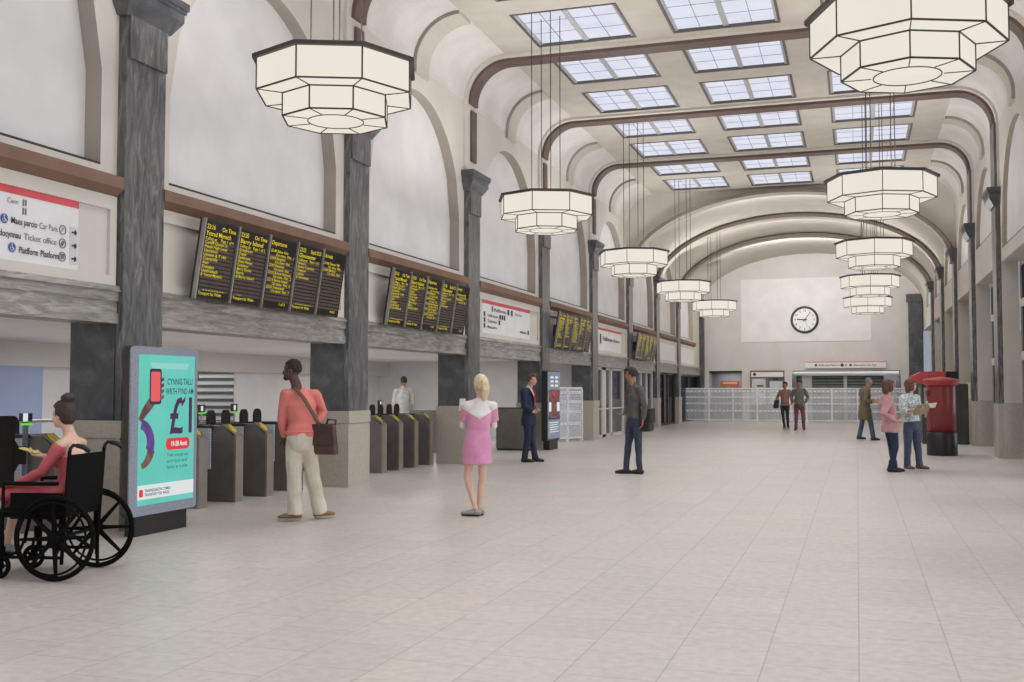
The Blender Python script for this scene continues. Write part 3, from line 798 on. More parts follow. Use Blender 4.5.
# clock on the end wall
ck = thing('wall_clock', 'round black-rimmed wall clock on the white end wall panel', 'clock', (-2.33, YE - .03, 4.78)); ck.scale = (.93, 1, .93)
a = MB(); N = 40
prof = [(.60, 0), (.68, 0), (.70, -.05), (.68, -.1), (.60, -.1), (.58, -.05)]
vs = [(r_ * cos(2 * pi * k / N), z, r_ * sin(2 * pi * k / N)) for r_, z in prof for k in range(N)]
a.add(vs, [(i * N + k, ((i + 1) % 6) * N + k, ((i + 1) % 6) * N + (k + 1) % N, i * N + (k + 1) % N) for i in range(6) for k in range(N)])
a.build('rim', mat('clock_rim', '#2f2d2c', .4, c2='#393735', scale=8), ck, smooth=True, fix=True)
a = MB(); a.disc((0, -.04, 0), .62, 'y', 40); a.build('dial', mat('clock_dial', '#e9e9ea', .4, c2='#e4e4e5', scale=3), ck)
a = MB()
for k in range(1, 13):
    an = pi / 2 - k * pi / 6; a.text(str(k), .14, M3((.47 * cos(an), -.05, .47 * sin(an) - .05), (1, 0, 0), (0, 0, 1)), None, 'CENTER', .003)
a.build('numerals', sign_k, ck)
def hand(nm, ang, L, wd):
    m = MB(); c, s_ = sin(ang), cos(ang); m.bar((-.12 * c, -.06, -.12 * s_), (L * c, -.06, L * s_), .01, wd); m.build(nm, black, ck)
hand('hour_hand', R_(273), .38, .05); hand('minute_hand', R_(38), .46, .03); hand('second_hand', R_(160), .42, .01)

# header sign and fittings on the end wall
o = thing('header_sign', 'long white sign with red top edge above the wide shutter opening', 'sign', (-2.32, YE - .06, 2.46))
a = MB(); a.box(0, 3.62, -.05, .06, 0, .27); a.build('panel', sign_w, o)
a = MB(); a.box(0, 3.62, -.055, .06, .27, .30); a.build('red_strip', sign_r, o)
a = MB(); a.text('Platfformau Platforms', .12, M3((.6, -.055, .1), (1, 0, 0), (0, 0, 1)), .95, 'LEFT', .002); a.text('Maes parcio Car Park', .12, M3((2.2, -.055, .1), (1, 0, 0), (0, 0, 1)), 1.0, 'LEFT', .002)
a.build('lettering', sign_k, o)
a = MB(); 
for x in (.48, 2.05): a.disc((x, -.055, .14), .06, 'y', 16)
a.disc((1.67, -.055, .14), .08, 'y', 20); a.disc((1.84, -.055, .14), .04, 'y', 16); a.build('icons', sign_k, o)
# shutter in wide opening
o = thing('roller_shutter', 'dark slatted shutter inside the wide opening of the far wall', 'shutter', (-2.95, YE + .5, 0))
a = MB(); z = .45
while z < 2.05: a.box(.95, 4.1, 0, .05, z, z + .07); z += .14
a.build('slats', mat('slat_green_grey', '#5d6362', .5, c2='#6a706f', scale=4), o)
a = MB(); a.box(.6, 4.15, .06, .1, 0.02, 2.1); a.build('backing', mat('shutter_back', '#33393b', .6, c2='#3b4143', scale=3), o)
a = MB(); a.box(2.35, 2.5, -.03, .12, 0.02, 2.3); a.box(.45, .9, -.02, .3, 0.02, 2.1); a.box(4.12, 4.7, -.02, .3, 0.02, 1.9); a.build('posts', alum, o)
a = MB(); a.box(0.05, 4.85, -.1, .2, 2.1, 2.33); a.build('head_box', mat('head_grey', '#8a8a8a', .5, c2='#838383', scale=3), o)
# red framed ticket window
o = thing('ticket_window', 'red-framed window unit in the middle of the far wall', 'window unit', (-4.9, YE - .03, 0))
redf = mat('dark_red_frame', '#7d4f51', .5, c2='#7c4146', scale=5)
a = MB(); a.box(0, .05, -.04, .1, .02, 2.36); a.box(1.55, 1.6, -.04, .1, .02, 2.36); a.box(.05, 1.55, -.04, .1, 2.3, 2.36); a.build('frame', redf, o)
a = MB(); a.box(.05, 1.55, -.02, .1, 2.06, 2.3); a.build('header', sign_w, o)
a = MB(); a.disc((.2, -.03, 2.18), .08, 'y', 20); a.build('header_icon', sign_k, o)
a = MB(); a.box(.05, .75, .1, .14, .8, 2.0); a.build('left_screen', mat('poster_pale', '#d5d3d0', .5, c2='#cbc9c6', scale=5), o)
a = MB(); a.box(.05, 1.55, .15, .18, .02, 2.06); a.box(.72, .85, -.0, .16, .02, 2.06); a.build('backing', mat('unit_grey', '#77787c', .5, c2='#6d6e72', scale=5), o)
a = MB(); a.box(.9, 1.5, .1, .14, 1.4, 1.85); a.box(.9, 1.5, .1, .14, .8, 1.3); a.build('right_screen', mat('poster_pale2', '#c9cbd3', .5, c2='#bfc1c9', scale=6), o)
a = MB(); a.box(1.05, 1.3, .08, .14, 1.9, 2.0); a.box(.3, .6, .05, .12, 1.6, 1.66); a.build('labels', sign_k, o)
o = thing('kiosk_sign', 'small orange sign hanging in the dark recess at the left of the far wall', 'sign', (-5.95, YE + .7, 1.55))
a = MB(); a.box(-.45, .45, 0, .06, 0, .32); a.build('panel', mat('orange_sign', '#a5603f', .5, c2='#8a4d3a', scale=9), o); a = MB(); a.box(-.35, .35, -.01, 0, .18, .25); a.build('lettering', mat('orange_light', '#d8a37a', .5, c2='#c99068', scale=9), o)

# railings with dotted rails and glass
def railing(label, p0, p1, nseg, h=1.52):
    p0 = Vector(p0); p1 = Vector(p1); d = p1 - p0; L = d.length
    o = thing('barrier_railing', label, 'railing', p0, atan2(d.y, d.x))
    t = MB(); t.box(0, L, -.03, .03, h - .06, h); t.build('top_rail', white_p, o)
    for i in range(nseg + 1):
        x = L * i / nseg; t = MB(); t.box(x - .03, x + .03, -.03, .03, 0, h - .06); t.build('post', white_p, o)
    for z in (.45, .78, 1.06, 1.33):
        t = MB(); t.box(0, L, -.012, .012, z, z + .025); t.box(0, L, -.012, .012, z + .055, z + .08)
        k = 0; x = .06
        while x < L: t.box(x, x + .09, -.014, .014, z + .02, z + .06); x += .18
        t.build('dotted_rail', white_p, o)
    t = MB(); t.box(0, L, -.02, .02, .07, .11); t.build('bottom_rail', white_p, o)
    t = MB(); t.box(0, L, -.004, .004, .11, h - .06); t.build('glass', clear_glass, o)
    return o
railing('long white glazed railing with dotted rails crossing in front of the far wall', (-7.45, 48.5, 0), (2.15, 48.5, 0), 9)
railing('short white mesh barrier between the information totem and the next stone pillar', (-7.98, 28.1, 0), (-7.5, 29.5, 0), 2)

# ticket gates: hall end at local x=0, body runs to -x
def make_gate(label, x, y, group):
    o = thing('ticket_gate', label, 'ticket gate', (x, y, 0), 0, group)
    P = [(-1.9, 0), (-.03, 0), (-.03, .84), (-.2, .98), (-1.9, .98)]
    a = MB(); a.prism(P, 'y', -.085, .085); a.build('cabinet', gate_side, o, fix=True, bevel=.006)
    a = MB(); a.prism([(-.03, .0), (0, 0), (0, .85), (-.03, .875)], 'y', -.088, .088); a.build('end_panel', gate_end, o, fix=True)
    a = MB(); a.prism([(-.03, .872), (-.02, .872), (-.2, 1.0), (-.21, .99)], 'y', -.088, .088); a.build('top_slope', gate_end, o, fix=True)
    a = MB(); M = Matrix.Rotation(math.atan(.14 / .17), 4, 'Y'); a.ell((0, 0, 0), (.085, .055, .014), n=20, m=6); a.v = [tuple(M @ Vector(v) + Vector((-.115, 0, .945))) for v in a.v]
    a.build('reader_pad', yellow, o, smooth=True)
    for s_ in (-1, 1):
        a = MB(); n = 10; pr_ = [(s_ * .1, .6), (s_ * .1, 1.07)] + [(s_ * (.18 - .08 * cos(pi * k / n)), 1.07 + .1 * sin(pi * k / n)) for k in range(n + 1)] + [(s_ * .26, .6)]
        a.prism(pr_, 'x', -.85, -.80); fl = a.build('flap', black, o, fix=True)
        a = MB(); a.box(-.8, -.36, s_ * .10, s_ * .115, .42, .95); a.build('glass', dot_glass, fl)
        a = MB(); a.box(-.85, -.34, s_ * .09, s_ * .125, .95, .985); a.build('hinge_bar', darkm, fl)
    a = MB(); a.tube([(-1.1, 0, .98), (-1.1, 0, 1.13)], .014, 8); po = a.build('display_post', alum, o)
    a = MB(); a.box(-1.13, -1.08, -.055, .055, 1.13, 1.24); a.build('display', darkm, po)
    a = MB(); a.box(-1.078, -1.07, -.045, -.005, 1.15, 1.22); a.build('display_screen', lcd_white, po)
    a = MB(); a.box(-1.12, -1.07, -.06, .06, 1.11, 1.13); a.build('green_strip', gate_led, po)
    return o
g0 = None
GL = [(-7.62, 11.22, 'grey ticket gate immediately right of the advertising kiosk'), (-7.62, 12.02, 'grey ticket gate in the middle, second right of the advertising kiosk'),
      (-7.62, 12.78, 'grey ticket gate just left of the man in the coral sweater'), (-7.62, 13.6, 'ticket gate half hidden behind the legs of the man in coral'),
      (-7.82, 16.9, 'leftmost ticket gate of the second bay, beside the pillar right of the coral man'), (-7.82, 17.6, 'second ticket gate from the left in the bay right of the coral man'),
      (-7.82, 18.3, 'third ticket gate from the left in the bay right of the coral man'), (-7.82, 19.05, 'rightmost ticket gate of the second bay, beside the pillar behind the pink dress'),
      (-7.95, 22.7, 'ticket gate between the woman in pink and the suited man')]
for i, (x, y, l) in enumerate(GL):
    gr = 'ticket gates in the first bay' if i < 4 else 'ticket gates in the second bay' if i < 8 else None
    if g0 is None: g = g0 = make_gate(l, x, y, gr)
    else:
        g = copy_tree(g0); g.location = (x, y, 0); g['label'] = l
        if gr: g['group'] = gr
        elif 'group' in g: del g['group']
for (y, l) in ((8.95, 'dark ticket gate behind the wheelchair user, nearest the kiosk'), (7.75, 'dark ticket gate cut by the left edge behind the wheelchair')):
    g = copy_tree(g0); g.location = (-7.75, y, 0); g['label'] = l; g['group'] = 'ticket gates behind the wheelchair'
o = thing('end_cabinet', 'wide dark grey cabinet behind the suited man, left of the totem', 'cabinet', (-7.75, 24.25, 0))
a = MB(); a.box(-.5, .45, -.12, .08, .04, 1.0); a.build('body', gate_side, o, bevel=.01); a = MB(); a.box(-.48, .43, -.11, .07, 0, .04); a.build('base', black, o)
a = MB(); a.box(-.5, .45, -.125, .085, 1.0, 1.02); a.build('top', darkm, o)
# frosted blue screen in the concourse at far left
o = thing('blue_screen', 'large dotted pale blue glass screen at the far left behind the gates', 'glass screen', (-13.2, 13.6, 0))
a = MB(); a.box(-.02, .02, -3.0, 1.1, .1, 1.84); a.build('glass', glass_mat('blue_screen_glass', '#d5dcec', .05, ('#a3b0cc', .55, 24)), o)
a = MB(); a.box(-.03, .03, -3.0, 1.1, 0, .1); a.build('base_rail', darkm, o)
o = thing('handrail', 'thin grey handrail on posts behind the wheelchair user', 'handrail', (-10.6, 12.6, 0))
a = MB(); a.tube([(0, -1.6, 1.02), (0, 1.3, 1.02)], .025); a.build('rail', alum, o)
for y in (-1.5, 1.2): a = MB(); a.tube([(0, y, 0), (0, y, 1.02)], .022); a.build('post', darkm, o)
o = thing('gate_flap', 'black rounded gate flap with hinge and display post at the left edge', 'gate flap', (-8.0, 8.5, 0))
a = MB(); n = 8; a.prism([(.04, .3), (.04, 1.11)] + [(-.04 + .08 * cos(pi / 2 * k / n), 1.11 + .08 * sin(pi / 2 * k / n)) for k in range(1, n + 1)] + [(-.55, 1.19), (-.55, .3)], 'x', -.02, .02); a.build('flap', black, o, fix=True)
a = MB(); a.prism([(.03, .62), (.03, .95), (.09, .88), (.19, .88), (.19, .70), (.09, .70)], 'x', -.025, .025); a.build('hinge', black, o, fix=True)
a = MB(); a.box(-.02, .02, .18, .215, 0, 1.12); a.build('post', mat('post_grey', '#6f7278', .4, c2='#67696f'), o)
a = MB(); a.box(-.03, .02, .20, .27, 1.13, 1.21); po = a.build('display', darkm, o)
a = MB(); a.box(.021, .026, .14, .20, 1.13, 1.21); a.build('display_screen', lcd_white, po)
a = MB(); a.box(.0, .03, .13, .26, 1.09, 1.11); a.build('green_strip', gate_led, po)
a = MB(); a.box(-.03, .02, .14, .20, 1.13, 1.21); a.build('display_back', darkm, po)
# stairs
st = thing('staircase', 'staircase rising with dark handrails seen through the gates', 'stairs', (RX - .08, 21.8, 0))
tr = mat('stair_tread', '#5f5d5b', .6, c2='#555351', scale=5)
for i in range(13):
    a = MB(); y0 = i * .2
    a.box(-1.95, 0, y0, y0 + .2, 0, (i + 1) * .175 - .06); b = a.build('step', room_w, st)
    a = MB(); a.box(-1.97, 0, y0 - .02, y0 + .2, (i + 1) * .175 - .075, (i + 1) * .175); a.build('tread', tr, b)
a = MB(); a.tube([(-1.3, -.1, 1.05), (-1.3, 2.4, 3.2)], .03); a.tube([(-1.3, -.1, 0), (-1.3, -.1, 1.05)], .025); a.build('handrail', darkm, st)
a = MB(); a.tube([(-2.0, -.3, 1.6), (-2.0, 1.6, 3.25)], .035); a.build('handrail', darkm, st)

# advertising kiosk (screen faces +x)
kk = thing('advertising_kiosk', 'teal digital advertising kiosk with a large £1 offer beside the ticket gates', 'kiosk', (-6.76, 9.24, 0))
def rrect(y0, y1, z0, z1, r_, n=6):
    p = []
    for (cy, cz, a0) in ((y1 - r_, z1 - r_, 0), (y0 + r_, z1 - r_, 90), (y0 + r_, z0 + r_, 180), (y1 - r_, z0 + r_, 270)):
        for k in range(n + 1): t_ = R_(a0 + 90 * k / n); p.append((cy + r_ * cos(t_), cz + r_ * sin(t_)))
    return p
a = MB(); a.box(-.12, .0, -.42, .42, 0, .2); a.build('base', black, kk)
a = MB(); a.prism(rrect(-.54, .56, .2, 1.88, .05), 'x', -.075, .0); a.build('casing', darkm, kk, fix=True)
a = MB(); a.prism(rrect(-.54, .56, .2, 1.88, .05), 'x', .001, .018); a.build('glass_front', mat('kiosk_glass_edge', '#878c9b', .15, c2='#989dab', scale=60, detail=1), kk, fix=True)
sc = MB(); sc.box(.018, .022, -.42, .5, .3, 1.80); scr = sc.build('screen', lcd_teal, kk)
def kt(txt, y, z, sz, wd, m, nm, b=.002, al='LEFT'):
    t = MB(); t.text(txt, sz, M3((.030, y, z), (0, 1, 0), (0, 0, 1)), wd, al, b); return t.build(nm, m, scr)
kt('CYNNIG TALU', .02, 1.50, .09, .43, lcd_dark, 'headline', .001); kt('WRTH FYND AM', .0, 1.40, .09, .47, lcd_dark, 'headline', .001)
kt('£1', .05, 1.0, .53, .38, emission('lcd_maroon', '#5b3f5c', .8), 'price', .006)
a = MB(); a.prism(rrect(.02, .42, .83, .95, .05), 'x', .024, .026); a.build('date_pill', lcd_red, scr, fix=True)
kt('19-28 Awst', .09, .868, .07, .27, lcd_white, 'date', .0025)
kt('Trefn newydd talu', .03, .76, .05, .36, lcd_dark, 'small_print', 0); kt('wrth fynd wedi', .03, .70, .05, .34, lcd_dark, 'small_print', 0); kt('lansio ar y trên', .03, .64, .05, .35, lcd_dark, 'small_print', 0)
a = MB(); a.box(.023, .025, -.42, .5, .36, .5); a.build('white_band', lcd_white, scr)
kt('TRAFNIDIAETH CYMRU', -.32, .43, .04, .42, lcd_dark, 'logo_text', .0008); kt('TRANSPORT FOR WALES', -.32, .39, .04, .4, lcd_dark, 'logo_text', .0008)
a = MB(); a.prism(rrect(-.4, -.34, .385, .46, .015), 'x', .026, .027); a.build('logo_mark', lcd_red, scr, fix=True)
a = MB(); a.prism([(-.25, 1.72), (.4, 1.72), (.36, 1.66), (-.21, 1.66)], 'x', .0235, .0245); a.build('top_banner', emission('lcd_pale_teal', '#9fe0d6', .85), scr, fix=True)
# printed arm with phone
a = MB()
def strip(mb, path, x):
    L_, R__ = [], []
    for i, (p, wp) in enumerate(path):
        p0 = Vector(path[max(i - 1, 0)][0]); p1 = Vector(path[min(i + 1, len(path) - 1)][0]); t_ = (p1 - p0).normalized(); n_ = Vector((-t_.y, t_.x)) * wp
        L_.append(Vector(p) - n_); R__.append(Vector(p) + n_)
    k = len(mb.v); mb.v += [(x, q_.x, q_.y) for q_ in L_ + R__]; N_ = len(L_)
    for i in range(N_ - 1): mb.f.append((k + i, k + i + 1, k + N_ + i + 1, k + N_ + i)); mb.m.append(0)
def arc_(cy, cz, r_, a0, a1, w0, w1, n=16): return [((cy + r_ * cos(R_(a0 + (a1 - a0) * i / n)), cz + r_ * sin(R_(a0 + (a1 - a0) * i / n))), w0 + (w1 - w0) * i / n) for i in range(n + 1)]
strip(a, [((-.40, 1.14), .03), ((-.34, 1.22), .045), ((-.25, 1.30), .055), ((-.17, 1.37), .05), ((-.14, 1.42), .045)], .0245); strip(a, arc_(-.42, .88, .2, -10, -75, .06, .03), .0246); a.build('printed_arm', lcd_skin, scr)
a = MB(); strip(a, arc_(-.42, .92, .19, 78, -25, .05, .065, 24), .0250); a.build('printed_sleeve', lcd_purple, scr)
a = MB(); a.quad((.0302, .27, 1.27), (.0302, .33, 1.33), (.0302, .33, 1.38), (.0302, .26, 1.31)); a.build('price_flag', bpy.data.materials['lcd_maroon'], scr)
a = MB(); a.prism(rrect(-.26, -.07, 1.3, 1.66, .03), 'x', .0255, .0265); a.build('printed_phone', lcd_dark, scr, fix=True)
a = MB(); a.prism(rrect(-.24, -.09, 1.33, 1.63, .02), 'x', .0267, .0272); a.build('printed_phone_screen', lcd_pink, scr, fix=True)
a = MB()
for k in range(4): strip(a, [((-.09, 1.36 + .06 * k), .022), ((-.03, 1.38 + .06 * k), .016)], .0276)
a.build('printed_fingers', lcd_skin, scr)

# slim information totem
tt = thing('information_totem', 'slim dark information totem with blue screen right of the suited man', 'totem', (-7.02, 24.85, 0))
a = MB(); a.box(-.12, 0, -.36, .38, 0, .22); a.build('base', black, tt)
a = MB(); a.prism(rrect(-.55, .58, .22, 1.9, .05), 'x', -.14, 0); a.build('casing', black, tt, fix=True)
s_ = MB(); s_.prism(rrect(-.5, .55, .26, 1.88, .04), 'x', .002, .012); sc2 = s_.build('screen', lcd_grey, tt, fix=True)
a = MB(); a.box(.013, .015, -.45, .5, .8, 1.45); a.build('photo_area', lcd_brown, sc2)
a = MB(); a.box(.013, .016, -.5, .55, .72, .8); a.build('band', lcd_navy, sc2)
a = MB()
for i in range(3):
    for y in (-.3, .1): a.box(.0165, .018, y, y + .25, 1.52 + i * .1, 1.57 + i * .1)
for i in range(5): a.box(.0165, .018, -.4, .4 - .1 * (i % 2), .42 + i * .055, .44 + i * .055)
a.box(.0165, .018, -.45, -.25, .92, 1.14); a.box(.0165, .018, .25, .5, .92, 1.14); a.build('screen_text', lcd_white, sc2)
a = MB(); a.box(.0166, .018, -.1, .12, 1.3, 1.38); a.box(.0166, .018, -.2, .2, .77, .79); a.build('red_detail', lcd_red, sc2)

# post box
pb = thing('post_box', 'red cylindrical pillar post box with black base on the right', 'post box', (1.77, 25.28, 0))
redp = mat('post_red', '#7f272a', .35, c2='#882e31', scale=3, spec=.6); redcap = mat('post_red_cap', '#b04042', .4, c2='#a83a3c', scale=3)
a = MB(); a.lathe([(.315, 0), (.315, .02), (.32, .04), (.32, .5), (.31, .51)], n=40); a.build('base', mat('post_black', '#171616', .35, c2='#211f1f', scale=5), pb, smooth=True)
a = MB(); a.lathe([(.3, .51), (.3, 1.52), (.295, 1.53)], n=40); bd = a.build('body', redp, pb, smooth=True)
a = MB(); a.lathe([(.30, 1.53), (.36, 1.56), (.37, 1.6), (.385, 1.62), (.39, 1.655), (.36, 1.68), (.25, 1.70), (.12, 1.72), (.03, 1.735)], n=40); a.build('cap', redcap, pb, smooth=True)
def on_cyl(mb, a0, a1, z0, z1, r_, dr):
    n = 8; vs = []
    for k in range(n + 1):
        t_ = a0 + (a1 - a0) * k / n
        for rr, zz in ((r_, z0), (r_ + dr, z0), (r_ + dr, z1), (r_, z1)): vs.append((rr * cos(t_), rr * sin(t_), zz))
    mb.add(vs, [(k * 4 + j, k * 4 + (j + 1) % 4, (k + 1) * 4 + (j + 1) % 4, (k + 1) * 4 + j) for k in range(n) for j in range(4)] + [(0, 1, 2, 3), (n * 4 + 3, n * 4 + 2, n * 4 + 1, n * 4)])
A_ = pi + .15
a = MB(); on_cyl(a, A_ - .55, A_ + .55, .56, 1.22, .3, .008); dr = a.build('door', redp, pb, fix=True)
a = MB(); a.box(-.33, -.305, -.1, -.06, .9, .94); a.build('lock', mat('brass', '#c9b98a', .3, .8), dr)
a = MB(); on_cyl(a, A_ - .45, A_ + .45, 1.36, 1.42, .3, .03); a.build('slot_hood', redp, pb, fix=True)
a = MB(); on_cyl(a, A_ - .4, A_ + .4, 1.31, 1.355, .3, .004); a.build('slot', black, pb, fix=True)
a = MB(); on_cyl(a, A_ - .25, A_ + .25, 1.0, 1.2, .309, .004); a.build('notice_plate', mat('plate_white', '#e2dfd8', .4), pb, fix=True)
# photo booth behind post box
bt = thing('photo_booth', 'dark booth with red canopy and pale side panel behind the post box', 'booth', (2.1, 31.4, 0), 0)
a = MB(); a.box(-.45, .7, -1.0, 1.0, 0, 1.6); a.build('cabinet', mat('booth_dark', '#3a3d3d', .5, c2='#444747', scale=3), bt, bevel=.02)
a = MB(); a.prism([(-.7, 1.7), (-.45, 1.6), (.15, 1.6), (.15, 1.93), (-.45, 1.93), (-.7, 1.8)], 'y', -1.05, 1.0); a.build('canopy', mat('booth_red', '#c24c49', .5, c2='#b84542', scale=3), bt, fix=True)
a = MB(); a.box(.16, .45, -1.0, .9, 1.6, 1.93); a.build('top_unit', black, bt)
a = MB(); a.box(-.47, -.45, -.6, .3, .6, 1.5); a.box(-.4, .3, -1.02, -1.0, .7, 1.5); a.build('panel', mat('booth_panel', '#a5a898', .4, c2='#8f9389', scale=4), bt)
# cream hoarding on the right wall
o = thing('hoarding_panel', 'pale cream boarded panel against the right wall behind the post box', 'panel', (XR + .2, 32.47, 0))
a = MB(); a.box(-.03, .03, -2.02, 2.02, .02, 1.18); a.build('lower_board', granite, o); a = MB(); a.box(-.03, .03, -2.02, 2.02, 1.18, 1.66); a.build('upper_board', mat('hoarding_cream', '#d8cfc0', .6, c2='#d2c9ba', scale=3), o)
#--PEOPLE--
# ------------------------------------------------------------------ people
def remesh(mb, voxel, it=4, noise_amp=0.0, nscale=9.0):
    me = mb.mesh('tmp', black); o = bpy.data.objects.new('tmp', me); COL.objects.link(o)
    m = o.modifiers.new('r', 'REMESH'); m.mode = 'VOXEL'; m.voxel_size = voxel; m.use_smooth_shade = True
    s_ = o.modifiers.new('s', 'SMOOTH'); s_.factor = .5; s_.iterations = it
    bpy.context.view_layer.update()
    out = bpy.data.meshes.new_from_object(o.evaluated_get(bpy.context.evaluated_depsgraph_get()))
    bpy.data.objects.remove(o); bpy.data.meshes.remove(me)
    r = MB(); vs = [v.co.copy() for v in out.vertices]
    if noise_amp:
        ns = [v.normal.copy() for v in out.vertices]
        vs = [v + n * noise_amp * noise.noise(Vector((v.x * nscale, v.y * nscale, v.z * nscale * .55))) for v, n in zip(vs, ns)]
    r.add(vs, [tuple(p.vertices) for p in out.polygons]); bpy.data.meshes.remove(out)
    return r
def skin(c, c2): return mat('skin_' + c[1:], c, .55, c2=c2, scale=14)
def cloth(c, c2=None, scale=7, rough=.85): return mat('cloth_' + c[1:], c, rough, c2=c2 or c, scale=scale, lo=.4, hi=.6)
V = Vector
def figure(name, label, X, Y, h, psi, head_psi, J, sk, vox, tops=(), trousers=None, shoes=None, skirt=None, hair=None, slim=1.0, rz=None, torso_only=False, cat='person', group=None):
    """J: joints in metres in a frame at the feet (x right, y away, z up) turned by rz; L/R = smaller/larger x"""
    rz = atan2(-X, Y) if rz is None else rz
    o = thing(name, label, cat, (X, Y, 0), rz, group)
    s = h / 1.8
    def frame(a): a = R_(a); return V((cos(a), sin(a), 0)), V((-sin(a), cos(a), 0))
    S, F = frame(psi); HS, HF = frame(head_psi); UP = V((0, 0, 1))
    sg = 1 if S.x >= 0 or abs(S.x) < .2 and S.y > -2 else -1
    if S.x < 0: sg = -1
    def D(key, x, y, z):
        if key in J: return V(J[key])
        return S * x * sg * s + F * y * s + UP * z * s
    pel = D('pelvis', 0, 0, .95); wai = D('waist', 0, .0, 1.10); che = D('chest', 0, .0, 1.30); nb = D('neck', 0, -.01, 1.50); hd = D('head', 0, .01, 1.675)
    sh = {'L': D('shL', -.185, 0, 1.44), 'R': D('shR', .185, 0, 1.44)}
    el = {'L': D('elL', -.25, -.03, 1.15), 'R': D('elR', .25, -.03, 1.15)}
    wr = {'L': D('wrL', -.27, .05, .90), 'R': D('wrR', .27, .05, .90)}
    hi = {'L': D('hiL', -.095, 0, .90), 'R': D('hiR', .095, 0, .90)}
    kn = {'L': D('knL', -.10, .02, .50), 'R': D('knR', .10, .02, .50)}
    an = {'L': D('anL', -.10, 0, .085), 'R': D('anR', .10, 0, .085)}
    ft = {k: frame(J.get('ft' + k, psi))[1] for k in 'LR'}
    w_ = slim; T = [(pel - UP * .07 * s, .15 * w_, .10), (pel, .165 * w_, .112), (wai, .135 * w_, .095), (che, .158 * w_, .115), ((sh['L'] + sh['R']) / 2 - UP * .05 * s, .15 * w_, .10), (nb - UP * .015, .075, .065)]
    def torso(mb, off=0, upto=6, start=0, extra=None):
        P = (extra or []) + T[start:upto]
        mb.chain([p for p, a, b in P], [(a * s + off, b * s + off) for p, a, b in P], side=S, n=20)
    b = MB(); torso(b, -.012)
    b.chain([nb - UP * .03, nb + (hd - nb) * .35, hd - UP * .04 * s], [.064 * s * w_, .056 * s * w_, .056 * s * w_], side=HS)
    b.chain([sh['L'], (sh['L'] + sh['R']) / 2 + UP * .02, sh['R']], [.045 * s, .05 * s, .045 * s])
    for k in 'LR': b.chain([nb - UP * .01 * s, sh[k] * .5 + nb * .5 - UP * .02 * s, sh[k]], [.042 * s, .042 * s, .042 * s])
    for k in 'LR':
        b.chain([sh[k], (sh[k] + el[k]) / 2, el[k], el[k] + (wr[k] - el[k]) * .35, wr[k]], [.05 * s * w_, .043 * s * w_, .037 * s * w_, .038 * s * w_, .026 * s])
        b.chain([hi[k], (hi[k] * .6 + kn[k] * .4), kn[k], kn[k] + (an[k] - kn[k]) * .3, an[k] + (kn[k] - an[k]) * .18, an[k]], [.078 * s * w_, .072 * s * w_, .05 * s * w_, .052 * s * w_, .034 * s, .034 * s])
        b.chain([an[k] - UP * .02 * s, an[k] + ft[k] * .1 * s - UP * .05 * s, an[k] + ft[k] * .16 * s - UP * .06 * s], [(.032 * s, .034 * s), (.036 * s, .024 * s), (.03 * s, .016 * s)], side=(ft[k].y, -ft[k].x, 0))
    # head: skull, jaw, nose, brow, ears
    HM = Matrix((HS, HF, UP)).transposed()
    q = lambda x, y, z: hd + HM @ (V((x, y, z)) * s)
    b.ell(q(0, -.012, .025), (.075 * s, .094 * s, .098 * s), HM, 24, 16); b.ell(q(0, .022, -.035), (.060 * s, .068 * s, .072 * s), HM, 20, 12); b.ell(q(0, .05, -.085), (.03 * s, .028 * s, .022 * s), HM)
    b.chain([q(0, .078, .012), q(0, .098, -.03)], [.009 * s, .014 * s]); b.ell(q(0, .072, .03), (.045 * s, .018 * s, .012 * s), HM); b.ell(q(-.036, .058, -.03), (.02 * s,) * 3, HM); b.ell(q(.036, .058, -.03), (.02 * s,) * 3, HM)
    for e in (-1, 1): b.ell(q(e * .076, -.008, -.005), (.011 * s, .02 * s, .032 * s), HM)
    body = remesh(b, vox, 3)
    # hands: palm, four fingers of unequal length, thumb at the side near the wrist
    hb = MB()
    for k in 'LR':
        d = (wr[k] - el[k]).normalized(); hdv = V(J['hd' + k]).normalized() if 'hd' + k in J else d
        n_ = V(J['pn' + k]).normalized() if 'pn' + k in J else (F if abs(hdv.dot(F)) < .8 else UP)
        n_ = (n_ - hdv * n_.dot(hdv)).normalized(); wv = hdv.cross(n_).normalized(); L_ = .18 * s
        if k == 'R': wv = -wv
        curl = J.get('curl' + k, .35); w0 = wr[k]
        hb.chain([w0 - d * .02, w0 + hdv * .02, w0 + hdv * .06 * s, w0 + hdv * .092 * s], [(.024 * s, .019 * s), (.032 * s, .017 * s), (.040 * s, .016 * s), (.038 * s, .013 * s)], side=wv)
        for i, (off, ln) in enumerate(((-.030, .068), (-.010, .078), (.010, .073), (.029, .058))):
            p = w0 + hdv * .088 * s + wv * off * s; pts = [p]; a = curl * .4
            for seg in range(3):
                a += curl * (.55 + .1 * i); dd = hdv * cos(a) + n_ * sin(a) + wv * off * .8; pts.append(pts[-1] + dd.normalized() * ln * s * (.42, .32, .26)[seg])
            hb.chain(pts, [.0088 * s, .0083 * s, .0076 * s, .0065 * s], n=8)
        p = w0 + hdv * .03 * s - wv * .032 * s
        hb.chain([p, p - wv * .022 * s + hdv * .022 * s + n_ * .008, p - wv * .034 * s + hdv * .05 * s + n_ * .02, p - wv * .034 * s + hdv * .07 * s + n_ * .032], [.012 * s, .0105 * s, .0095 * s, .008 * s], n=8)
    hb = remesh(hb, min(vox, .0055), 2)
    body.add(hb.v, hb.f)
    body.build('body', sk, o, smooth=True)
    # face details
    fe = MB()
    for e in (-1, 1): fe.ell(q(e * .031, .073, .008), (.013 * s, .008 * s, .007 * s), HM, 10, 8)
